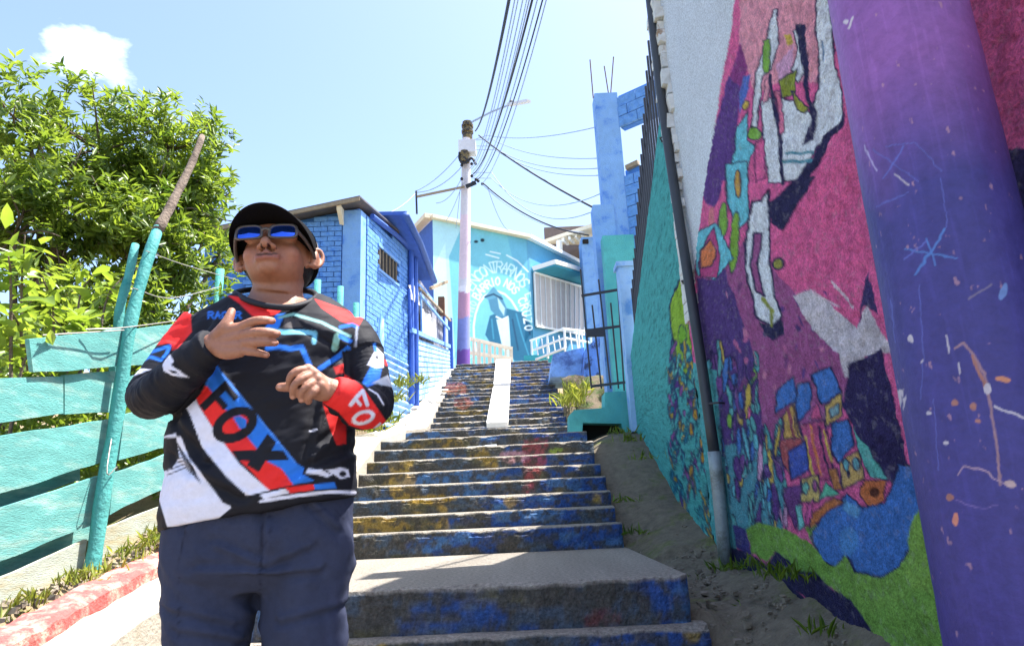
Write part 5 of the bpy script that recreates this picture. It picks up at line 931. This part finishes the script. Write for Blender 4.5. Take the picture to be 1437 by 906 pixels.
T_SH = [('p', kj((255, 55), (300, -60), (350, -30), (392, 40), (797, 528), (852, 560), (842, 596), (912, 635), (787, 658), (720, 565), (640, 525), (560, 430), (480, 330), (300, 100)), JB), ('l', kj((375, 15), (600, 285), (800, 530)), 2.4, C(70, 130, 220)),
 ('p', kj((205, 115), (258, 45), (300, 100), (480, 330), (560, 430), (640, 525), (720, 565), (787, 658), (640, 690), (555, 590), (420, 460), (330, 340), (250, 210)), JR),
 ('p', kj((205, 110), (150, 190), (190, 250), (260, 440), (400, 610), (520, 722), (650, 690), (480, 540), (330, 340), (240, 200)), JW),
 ('p', kj((0, 390), (110, 360), (130, 500), (90, 560), (0, 600), (0, 700), (60, 900), (300, 900), (430, 790), (190, 510), (140, 380)), JW), ('p', kj((590, 715), (740, 680), (770, 705), (620, 740)), JW), ('p', kj((740, 672), (905, 655), (916, 686), (770, 706)), JR), ('p', kj((905, 655), (1026, 644), (1040, 676), (916, 686)), JB), ('l', kj((600, 752), (800, 722), (1000, 698), (1145, 704)), 4.6, JW),
 ('p', kj((850, 595), (875, 560), (985, 570), (1060, 555), (1110, 565), (1120, 615), (1060, 628), (1020, 600), (985, 618), (920, 600)), JW, 1.6, BK), ('e', 220+1075/4.118, 520+595/4.118, 5, 4, 0, BK), ('l', kj((960, 570), (1000, 590)), 2, BK),
 ('p', tl((245, 200), [(0, 0), (45, 0), (45, 90), (118, 90), (118, 130), (45, 130), (45, 170), (125, 170), (125, 212), (0, 212)]), BK),
 ('e', 220+452/4.118, 520+312/4.118, 34, 23, -28, BK), ('e', 220+452/4.118, 520+310/4.118, 19.5, 10.5, -28, JR), ('p', [(220+x/4.118, 520+y/4.118) for x, y in ((440, 268), (480, 258), (520, 285), (512, 325), (482, 338))], JB),
 ('p', kj((432, 462), (560, 458), (735, 462), (765, 515), (560, 522), (470, 518)), BK), ('p', kj((640, 362), (692, 412), (590, 585), (520, 545), (560, 480)), BK),
 ('l', kj((885, 350), (925, 338)), 2.2, JW), ('p', kj((960, 190), (1095, 250), (1095, 420), (1040, 430), (1000, 330)), C(190, 34, 36)),
 # chest and shoulders
 ('p', k1((480, 465), (545, 475), (660, 528), (720, 520), (690, 545), (630, 562), (585, 552), (530, 500)), JR), ('p', k1((850, 480), (1060, 555), (1035, 600), (960, 575), (880, 520)), JR), ('p', k1((640, 600), (690, 545), (725, 540), (700, 600), (670, 650)), JB),
 ('l', k1((650, 690), (700, 684), (745, 692), (795, 684), (808, 715), (828, 760)), 7.5, JB), ('l', k1((655, 610), (720, 622), (790, 620), (852, 626), (848, 665)), 6.5, JL), ('l', k1((590, 650), (640, 655)), 5, C(90, 120, 220)), ('l', k1((700, 560), (760, 545), (880, 580), (1000, 640)), 4, C(120, 170, 170)), ('p', k1((720, 560), (770, 560), (800, 600), (720, 605)), JG), ('l', k1((870, 778), (950, 725), (990, 690)), 7, JB), ('l', k1((935, 690), (945, 640)), 9, C(130, 180, 170)), ('l', k1((960, 600), (1010, 590), (1030, 600)), 5, JB), ('p', k1((930, 770), (985, 750), (1000, 790), (940, 800)), C(170, 34, 36)), ('l', k1((1030, 600), (1022, 700), (1010, 820)), 2.4, C(170, 176, 196)), ('l', k1((960, 640), (1000, 660)), 6, JB)]
for i, ch in enumerate('RACER'): T_SH += glyph(ch, (160+(400+29*i)/3.02, 260+563/3.02), (7, 0), (0, -9), 2.2, JB)
for i in range(8): T_SH.append(('l', kj((60, 420+i*26), (118+i*7, 418+i*20), (150+i*10, 470+i*20), (210+i*6, 560+i*12)), 1.5, BK))
T_SH.append(('p', kj((155, 185), (138, 350), (190, 500), (380, 760), (412, 775), (470, 768), (622, 742), (585, 712), (520, 722), (400, 610), (260, 440), (190, 250)), BK))
R_SH = [('p', k1((285, 480), (320, 500), (330, 620), (270, 690), (245, 700), (240, 672), (120, 692), (190, 570)), JR), ('p', k1((110, 690), (235, 668), (250, 690), (215, 760), (70, 800), (50, 790)), BK), ('l', k1((120, 700), (160, 705), (235, 680), (225, 710), (200, 740), (150, 725), (90, 760), (60, 820)), 4.6, JB), ('p', k1((80, 785), (100, 775), (155, 780), (80, 808)), JW), ('p', k1((205, 760), (235, 715), (255, 745), (240, 760), (320, 815), (245, 805), (210, 785)), JW), ('p', k1((232, 782), (262, 786), (275, 800), (245, 796)), BK), ('p', k1((300, 470), (340, 480), (335, 590), (320, 640), (305, 520)), BK)]
L_SH = [('p', k2((360, 640), (400, 480), (480, 495), (610, 580), (650, 640), (760, 800), (690, 860), (540, 810), (470, 730), (380, 680)), JR), ('p', k2((440, 600), (470, 500), (500, 510), (480, 640)), C(190, 36, 38)), ('l', k2((545, 690), (585, 640), (615, 610), (640, 690)), 5.5, JW), ('l', k2((575, 660), (600, 690)), 4.5, JW), ('e', 360+618/4.12, 400+765/4.12, 17, 10, -18, JW), ('e', 360+618/4.12, 400+765/4.12, 11, 5.5, -18, JR), ('l', k2((680, 830), (715, 800)), 3, JW),
 ('p', k2((610, 560), (660, 470), (725, 480), (710, 560), (640, 590)), JB), ('p', k2((640, 460), (695, 360), (735, 400), (735, 475), (690, 480)), JW), ('p', k2((680, 420), (700, 400), (710, 430)), BK), ('l', k2((640, 260), (680, 340), (690, 380)), 4, JB), ('p', k2((665, 565), (760, 520), (790, 590), (720, 575)), C(170, 176, 190)), ('l', k2((650, 600), (700, 630), (735, 690)), 2, JW), ('p', k2((735, 430), (775, 440), (775, 460), (745, 465)), JR), ('p', k2((560, 200), (620, 190), (600, 260), (575, 300)), BK), ('p', k2((480, 170), (600, 180), (560, 240)), JR)]
QJ = proj(JV); jc = np.tile(BK, (len(JV), 1)); frontm = (JN*(JV/np.linalg.norm(JV, axis=1)[:, None])).sum(1) < .15
paint(jc, QJ, T_SH, mask=frontm & torso); paint(jc, QJ, R_SH, mask=frontm & isR); paint(jc, QJ, R_SH[:1], mask=frontm & torso); paint(jc, QJ, L_SH, mask=frontm & isL)
M_jer = vmat('jersey_knit', .72, .08, 90, .15, 500, spec=.22, bdist=.003)
nkp = [(326, 360), (326, 409), (338, 416), (352, 423), (380, 429), (405, 430), (425, 426), (438, 420), (448, 412), (448, 360)]
cutv = in_poly(QJ, nkp) & torso & (JV[:, 1] < YM+.09); JF = np.asarray(JF); JF = JF[~cutv[JF].all(1)]
jersey = obj('jersey', JV, JF, M_jer, man, True, cols=jc)
# collar band
nk = [(330, 411, 1.60), (338, 416, 1.555), (352, 423, 1.52), (380, 430, 1.497), (405, 431, 1.497), (425, 427, 1.52), (438, 421, 1.555), (444, 414, 1.6), (430, 408, 1.66), (385, 404, 1.69), (345, 407, 1.66), (330, 411, 1.60)]
MB().tube(spline([mp(*p) for p in nk], 50), .0072, 8).build('collar', mat('collar_rib', BK, .7, .1, 60), jersey, True)
# ---------------- trousers
mb = MB(); R = []
for py, l, r, ry in ((684, 240, 494, .112), (700, 236, 497, .118), (735, 232, 499, .125), (770, 230, 500, .125), (800, 231, 499, .12), (829, 238, 492, .08)):
    a, b = mp(l, py, YM), mp(r, py, YM); c = (a+b)/2; R.append(sring(c[0], YM, c[2], (b[0]-a[0])/2, ry, p=2.5))
mb.rings(R[::-1])
for (xt, xk, xf, sgn) in ((297, 294, 285, -1), (433, 428, 436, 1)):
    top = mp(xt, 775, YM); kn = mp(xk, 900, YM-.01); foot = np.array([mp(xf, 900, YM)[0]+.0, YM+.02, ZF+.07]); P = spline([top+[0, 0, .02], (top+kn)/2, kn, (kn+foot)/2, foot], 24); mb.tube(P, np.interp(np.linspace(0, 1, 24), [0, .25, .5, .75, 1], [.102, .1, .092, .086, .08]), 28, ell=1.0)
TV, TF, TN = remesh(mb, .0065, 6)
fold = (fbm(np.stack([TV[:, 0]*7, TV[:, 1]*6, TV[:, 2]*11+TV[:, 0]*6], 1), 4, 5)-.5)*.03-np.abs(fbm(np.stack([TV[:, 0]*6+TV[:, 2]*5, TV[:, 1]*5, TV[:, 2]*9-np.abs(TV[:, 0]+.53)*9], 1), 3, 15)-.5)*.028+(fbm(TV*26, 3, 7)-.5)*.006; fold += crease(proj(TV), [[(364, 792), (300, 765)], [(362, 806), (280, 800)], [(370, 792), (435, 764)], [(372, 806), (450, 796)], [(240, 850), (330, 872)], [(392, 868), (484, 846)], [(300, 705), (262, 742)], [(440, 704), (478, 738)], [(255, 880), (340, 895)], [(372, 715), (376, 760), (368, 785)]], .006, 5.); TV = TV+TN*fold[:, None]
QT = proj(TV); tcx = np.tile(C(50, 55, 76), (len(TV), 1)); 
seam = [('l', [(366, 702), (368, 740), (366, 800), (363, 900)], 1.6, C(30, 33, 50)), ('l', [(262, 735), (252, 780), (250, 900)], 1.4, C(30, 33, 50)), ('l', [(243, 735), (270, 728), (300, 722)], 1.4, C(34, 37, 56)), ('l', [(430, 720), (468, 712), (484, 730)], 1.4, C(34, 37, 56)), ('l', [(376, 703), (379, 745), (370, 768)], 1.2, C(34, 37, 56))]
tcx *= (.75+.5*fbm(TV*[22, 22, 9], 4, 9))[:, None]; paint(tcx, QT, seam)
obj('trousers', TV, TF, vmat('canvas_trousers', .85, .14, 60, .3, 300, spec=.2, bdist=.003), man, True, cols=tcx)
# ---------------- head frame
HC = mp(388, 375, YM-.0); yaw, pit, rol = rad(5), rad(17), rad(2)
fx = np.array([math.cos(yaw), math.sin(-yaw)*-1*0-math.sin(yaw)*-1*1, 0.])
hf = np.array([math.sin(yaw)*math.cos(pit), -math.cos(yaw)*math.cos(pit), math.sin(pit)])   # facing direction
hr = np.cross(hf, (0, 0, 1.)); hr = -hr/np.linalg.norm(hr)                                       # towards image right
if hr[0] < 0: hr = -hr
hu = np.cross(hr, hf)*-1
if hu[2] < 0: hu = -hu
c_, s_ = math.cos(rol), math.sin(rol); hr, hu = hr*c_+hu*s_, hu*c_-hr*s_
HM_ = np.stack([hr, hf, hu], 1)                      # columns: right, forward, up
HS = 1.02
zmap = lambda z: z if z > .012 else .012+(z-.012)*.62
def h(x, y, z): return HC+HM_@np.array([x*1.09, y, zmap(z)])*HS
mb = MB()
def hb_(c, r): mb.ball(h(*c), np.array(r)*HS*np.array([1.07, 1, .76 if c[2] < -.01 else 1]), HM_, 24, 16)
hb_((0, -.018, .035), (.077, .096, .088)); hb_((0, .022, -.006), (.064, .062, .064)); hb_((0, .032, -.058), (.044, .044, .04)); hb_((0, .060, -.084), (.024, .022, .02)); hb_((.036, .046, -.008), (.026, .03, .026)); hb_((-.036, .046, -.008), (.026, .03, .026)); hb_((.032, .006, -.045), (.024, .034, .034)); hb_((-.032, .006, -.045), (.024, .034, .034)); hb_((0, .060, -.056), (.034, .028, .026))
hb_((.03, .07, .035), (.03, .02, .014)); hb_((-.03, .07, .035), (.03, .02, .014)); hb_((0, .075, .05), (.05, .018, .03))
mb.tube([h(0, .083, .028), h(0, .094, .008), h(0, .106, -.012), h(0, .108, -.02)], np.array([.0085, .0095, .0115, .0125])*HS, 12, round_=True)
for s in (-1, 1): hb_((s*.0135, .094, -.024), (.0092, .0115, .009))
hb_((0, .0835, -.0525), (.03, .0125, .0065)); hb_((0, .0815, -.0665), (.027, .0125, .0075)); hb_((0, .09, -.048), (.008, .01, .012))
for s in (-1, 1):
    ear = [(s*.072, .006, .032), (s*.082, -.002, .05), (s*.092, -.012, .052), (s*.097, -.018, .036), (s*.093, -.016, .014), (s*.084, -.006, -.006), (s*.072, .004, -.008)]
    mb.tube(spline([h(*p) for p in ear], 18), .0055*HS, 8, round_=True); hb_((s*.081, -.006, .022), (.011, .017, .027)); hb_((s*.08, -.002, -.003), (.008, .009, .009))
# neck, trunk under the cloth, arms, legs
nb_ = mp(386, 425, YM+.02); mb.tube([h(0, -.03, -.04), h(0, -.03, -.09), nb_+[0, .01, .03], nb_+[0, .01, -.04], nb_+[0, 0, -.1]], [.06, .06, .063, .072, .06], 28, ell=1.0, round_=True)
mb.tube([nb_+[-.0, 0, -.02], mp(300, 452, YM+.01)], [.05, .04], 14, round_=True); mb.tube([nb_+[0, 0, -.02], mp(475, 456, YM+.01)], [.05, .04], 14, round_=True)
mb.tube(spline([nb_+[0, 0, -.05], mp(375, 560, YM), mp(368, 690, YM), mp(366, 740, YM)], 10), [.07, .085, .09, .09, .09, .09, .09, .09, .085, .08], 20, round_=True)
mb.tube(spline([mp(*p) for p in ARM_R[0]], 22), np.interp(np.linspace(0, 1, 22), [0, .5, .9, 1], [.038, .034, .027, .025]), 14, round_=True); mb.tube(spline([mp(*p) for p in ARM_L[0]], 22), np.interp(np.linspace(0, 1, 22), [0, .5, .9, 1], [.038, .034, .027, .025]), 14, round_=True)
for (xt, xk, xf) in ((305, 296, 285), (427, 426, 436)):
    top = mp(xt, 775, YM); kn = mp(xk, 900, YM-.01); foot = np.array([mp(xf, 900, YM)[0], YM+.03, ZF+.06]); mb.tube(spline([mp(366, 730, YM), top, kn, foot], 16), np.interp(np.linspace(0, 1, 16), [0, .3, .6, 1], [.07, .075, .05, .035]), 14, round_=True); mb.tube([foot, foot+[0, -.06, -.03], foot+[0, -.13, -.035]], [.035, .032, .026], 12, round_=True)
# hands
def finger(pts, r): mb.tube(spline([mp(*p) for p in pts], 9), np.interp(np.linspace(0, 1, 9), np.linspace(0, 1, len(r)), r), 10, round_=True)
def palm(pts, r): mb.tube(spline([mp(*p) for p in pts], 8), np.interp(np.linspace(0, 1, 8), np.linspace(0, 1, len(r)), r), 14, round_=True)
for a in ((318, 466), (320, 476), (320, 486), (317, 494)): palm([(300, 483, 1.38), (a[0], a[1], 1.366), (a[0]+20, a[1]-6 if a[1] < 480 else a[1]-1, 1.362)], [.021, .0155, .0125])
finger([(338, 459, 1.362), (356, 451, 1.350), (370, 449, 1.352), (382, 450, 1.368)], [.0112, .0102, .0094, .0078]); finger([(341, 470, 1.36), (360, 466, 1.342), (376, 466, 1.345), (389, 468, 1.362)], [.0114, .0104, .0096, .008]); finger([(341, 481, 1.362), (358, 480, 1.345), (373, 480, 1.348), (386, 481, 1.364)], [.011, .010, .0092, .0076]); finger([(336, 491, 1.366), (350, 493, 1.355), (362, 495, 1.356), (374, 498, 1.368)], [.01, .009, .0082, .0068])
finger([(303, 474, 1.372), (313, 462, 1.36), (320, 449, 1.362), (325, 437, 1.368)], [.0165, .0145, .0108, .0088])
for a, b in (((452, 536), (432, 518)), ((455, 541), (440, 524)), ((458, 546), (446, 532)), ((458, 552), (450, 541))): palm([(466, 546, 1.402), (a[0], a[1], 1.388), (b[0], b[1], 1.372)], [.021, .0155, .0122])
finger([(432, 518, 1.372), (417, 520, 1.352), (407, 529, 1.349), (406, 541, 1.362)], [.0098, .0084, .0077, .007]); finger([(439, 525, 1.372), (423, 531, 1.348), (412, 542, 1.345), (411, 556, 1.36)], [.0098, .0084, .0077, .007]); finger([(445, 533, 1.374), (432, 541, 1.352), (423, 550, 1.350), (423, 561, 1.364)], [.0096, .0082, .0075, .0068]); finger([(449, 541, 1.378), (441, 549, 1.36), (434, 556, 1.36), (433, 563, 1.37)], [.0105, .0094, .0086, .0074])
finger([(452, 552, 1.39), (430, 547, 1.376), (412, 543, 1.37), (393, 543, 1.372)], [.017, .0142, .0112, .0092])
mb.ball(nb_+np.array([0, -.012, -.055]), (.105, .082, .055)); mb.ball(nb_+np.array([0, .012, -.022]), (.096, .075, .05)); BV, BF, BN = remesh(mb, .0024, 2)
BF = np.asarray(BF); loc = (BV-HC)@HM_/HS
hm = (np.abs(loc[:, 0]) < .078) & (loc[:, 2] < .12) & (loc[:, 2] > -.2) & (loc[:, 1] > -.1)
keep_ = np.clip(1-np.exp(-(((loc-[0, .1, -.015])/[.022, .03, .03])**2).sum(1))-np.exp(-(((loc-[0, .09, -.034])/[.035, .03, .011])**2).sum(1)), 0, 1)*hm
E_ = np.unique(np.sort(np.concatenate([BF[:, [0, 1]], BF[:, [1, 2]], BF[:, [2, 3]], BF[:, [3, 0]]]), 1), axis=0)
E_ = E_[hm[E_].any(1)]; dg_ = np.bincount(E_.ravel(), minlength=len(BV))[:, None].astype(float)
for it in range(26):
    S_ = np.zeros_like(BV); np.add.at(S_, E_[:, 0], BV[E_[:, 1]]); np.add.at(S_, E_[:, 1], BV[E_[:, 0]]); BV = BV+(np.where(dg_ > 0, S_/np.maximum(dg_, 1), BV)-BV)*(keep_*.6)[:, None]
loc = (BV-HC)@HM_/HS
bc = np.tile(C(152, 106, 86), (len(BV), 1)); bc *= (.9+.2*fbm(BV*25, 3, 5))[:, None]
onhead = (np.abs(loc[:, 0]) < .12) & (loc[:, 1] > -.13) & (loc[:, 2] > -.13) & (loc[:, 2] < .15)
def spot(c, r, col, k=1., lift=0.): 
    q_ = loc-np.array([c[0]*1.09, c[1], zmap(c[2])]); q_[:, 2] -= lift*loc[:, 0]**2; d = ((q_/np.array(r))**2).sum(1); m_ = onhead & (d < 1); w = np.clip((1-d[m_])*2.2, 0, 1)[:, None]*k; bc[m_] = bc[m_]*(1-w)+col*w
spot((0, .09, -.0595), (.036, .03, .0105), C(140, 80, 74), .7); spot((0, .092, -.0592), (.037, .03, .0026), C(58, 28, 28), 1., 7.); 
for s in (-1, 1): spot((s*.007, .103, -.0335), (.0046, .012, .0036), C(44, 22, 18)); spot((s*.04, .075, -.03), (.03, .04, .026), C(168, 106, 88), .35); spot((s*.03, .09, .041), (.024, .03, .0055), C(44, 30, 26), .8); spot((s*.086, .004, .024), (.008, .02, .014), C(110, 60, 48), .6)
spot((0, .09, -.05), (.03, .03, .006), C(120, 84, 70), .3)  # upper lip shading put into the skin colour
QB = proj(BV); nails = [('e', 381, 449.5, 3.2, 2, 0, C(188, 140, 124)), ('e', 388, 467, 3.2, 2, 0, C(188, 140, 124)), ('e', 385, 480.5, 3, 2, 0, C(188, 140, 124)), ('e', 373, 497.5, 3, 2, 0, C(188, 140, 124)), ('e', 325.5, 437, 2.4, 3.4, 0, C(188, 140, 124)), ('e', 392, 542.5, 3.2, 2.6, 0, C(188, 140, 124)), ('e', 411, 557.5, 2.6, 2.6, 0, C(188, 140, 124)), ('e', 423, 561.5, 2.6, 2.4, 0, C(188, 140, 124))]
paint(bc, QB, nails, mask=(BV[:, 1] < 1.4)); M_skin = vmat('skin', .5, .14, 90, .45, 420, spec=.42, bdist=.002, sss=.12)
body = obj('body', BV, BF, M_skin, man, True, cols=bc)
# hair at the temples and nape
mb = MB(); mb.ball(h(0, -.022, .022), np.array((.0805, .095, .07))*HS, HM_, 36, 24); HV, HF_ = mb.arr()
lh = (HV-HC)@HM_/HS; keepv = (lh[:, 1] < .03-.0*lh[:, 2]) & (lh[:, 2] < .06) & (lh[:, 2] > -.052)
HF_ = [f for f in HF_ if all(keepv[list(f)])]; obj('hair', HV+(fbm(HV*90, 2, 3)-.5)[:, None]*.004, HF_, mat('black_hair', C(26, 22, 22), .6, .3, 90, .5, 200), body, True)
# ---------------- cap
M_cap = mat('black_cap_twill', C(14, 14, 18), .85, .12, 60, .2, 300, spec=.08); M_capg = mat('grey_mesh_back', C(120, 112, 108), .8, .2, 120, .5, 260, col2=C(160, 156, 152), mix=(.45, .55), mscale=160)
cap = thing('cap_holder', None, None, tuple(HC)) if False else None
mb = MB(); nu, nv = 44, 16; R = []
for i in range(nv+1):
    t = i/nv*math.pi/2; zz2 = .034+.104*math.sin(t); c = max(.02, math.cos(t)**.62); R.append(np.array([h(.0865*c*math.cos(a), -.016+.104*c*math.sin(a), zz2+.012*(math.sin(a) > 0)*math.sin(a)*(1-i/nv)-.03*max(0, -math.sin(a))*(1-i/nv)) for a in np.arange(nu)*2*math.pi/nu]))
capc = mb.rings(R).build('cap', M_cap, man, True)
mb = MB(); R = []                                   # pale mesh panel at the back and side
for i in range(9):
    t = i/11*math.pi/2; zz2 = .036+.104*math.sin(t); c = math.cos(t)**.62; R.append([h(.0885*c*math.cos(a), -.016+.106*c*math.sin(a), zz2-.03*max(0, -math.sin(a))*(1-i/nv)) for a in np.linspace(.12, -math.pi-.12, 26)])
Vp = np.array(R).reshape(-1, 3); obj('mesh_panel', Vp, grid_faces(9, 26), M_capg, capc, True)
V, nA_, nR_ = [], 40, 9                              # curved visor
for layer in (0, 1):
    for i in range(nR_):
        f = i/(nR_-1)
        for j in range(nA_):
            a = rad(4)+(math.pi-rad(8))*j/(nA_-1); x0, y0 = .084*math.cos(a), -.016+.103*math.sin(a); ext = .082*math.sin(a)**.5
            x = x0*(1+.20*f*math.sin(a)**.7); y = y0+ext*f; z = .040+.020*math.sin(a)-.26*x*x/.09*(.6+.5*f)-.006*f*math.sin(a)+layer*.0045; V.append(h(x, y, z))
V = np.array(V); n1 = nA_*nR_; Fg = grid_faces(nR_, nA_); Fv = [tuple(f) for f in Fg.tolist()]+[tuple(f[::-1]+n1) for f in Fg]
edge = [i*nA_ for i in range(nR_)]+[(nR_-1)*nA_+j for j in range(1, nA_)]+[i*nA_+nA_-1 for i in range(nR_-2, -1, -1)]+[j for j in range(nA_-2, 0, -1)]
Fv += [(edge[k_], edge[(k_+1) % len(edge)], edge[(k_+1) % len(edge)]+n1, edge[k_]+n1) for k_ in range(len(edge))]
obj('visor', V, Fv, M_cap, capc, True)
# ---------------- sunglasses
M_frame = mat('grey_plastic_frame', C(78, 74, 76), .4, .1, 30, spec=.5)
ml, nt, p = _nt('mirror_blue_lens'); tcn = nt.nodes.new('ShaderNodeNewGeometry'); p.inputs['Base Color'].default_value = (*C(56, 104, 220), 1); p.inputs['Metallic'].default_value = .92; p.inputs['Roughness'].default_value = .06; p.inputs['Coat Weight'].default_value = .5
def gy(x): return .114-2.0*x*x
def lens_outline(s, k=1., n=36):
    P = []
    for j in range(n):
        a = 2*math.pi*j/n; c, q = math.cos(a), math.sin(a); x = .0268*k*np.sign(c)*abs(c)**.5; z = .0215*k*np.sign(q)*abs(q)**.6; z += .0025*(s*x/.0255)*k; P.append((s*.0352+x, .0165+z))
    return P
gl_o = None
frame = MB()
for s in (-1, 1):
    o1, o2 = lens_outline(s, 1.12), lens_outline(s, .93); n = len(o1)
    R = [np.array([h(x, gy(x)+d, z) for x, z in o]) for o, d in ((o1, .002), (o1, -.003), (o2, -.003), (o2, .002))]; k_ = n
    frame.add(np.vstack(R), [(a*n+j, a*n+(j+1) % n, ((a+1) % 4)*n+(j+1) % n, ((a+1) % 4)*n+j) for a in range(4) for j in range(n)])
    frame.tube(spline([h(s*.062, gy(.062)-.002, .026), h(s*.074, .07, .024), h(s*.0825, .03, .02), h(s*.084, -.005, .014)], 12), .0042*HS, 8, round_=True)
frame.tube(spline([h(-.010, gy(.01), .022), h(0, gy(0)+.001, .026), h(.010, gy(.01), .022)], 6), .004, 8)
glasses = frame.build('sunglasses', M_frame, man, True)
for s in (-1, 1):
    o2 = lens_outline(s, .95); n = len(o2); V = [h(s*.0345, gy(.0345)+.0025, .017)]+[h(s*.0345+(x-s*.0345)*.5, gy(s*.0345+(x-s*.0345)*.5)+.0018, .017+(z-.017)*.5) for x, z in o2]+[h(x, gy(x)-.0005, z) for x, z in o2]
    obj('lens', V, [(0, 1+j, 1+(j+1) % n) for j in range(n)]+[(1+j, 1+n+j, 1+n+(j+1) % n, 1+(j+1) % n) for j in range(n)], ml, glasses, True)
# ---------------- shoes
M_shoe = mat('dark_shoe', C(40, 40, 46), .7, .15, 30, .2, 80); M_sole = mat('shoe_sole', C(190, 188, 182), .8, .1, 20)
for xf in (285, 436):
    fx_ = mp(xf, 900, YM)[0]; R = []
    for yy_, w2, hh in ((.10, .03, .05), (.085, .04, .09), (.04, .044, .105), (-.03, .047, .09), (-.09, .05, .065), (-.15, .047, .05), (-.175, .03, .035)):
        a = np.arange(20)*2*np.pi/20; R.append(np.stack([fx_+w2*np.cos(a), np.full(20, YM+yy_), ZF+.02+hh*.5+hh*.5*np.sin(a)], 1))
    sh = MB().rings(R).build('shoe', M_shoe, man, True); MB().prism([(fx_+x, YM+y, ZF) for x, y in ((-.035, .1), (.035, .1), (.048, 0), (.052, -.09), (.035, -.18), (-.035, -.18), (-.052, -.09), (-.048, 0))], (0, 0, .028)).build('sole', M_sole, sh)
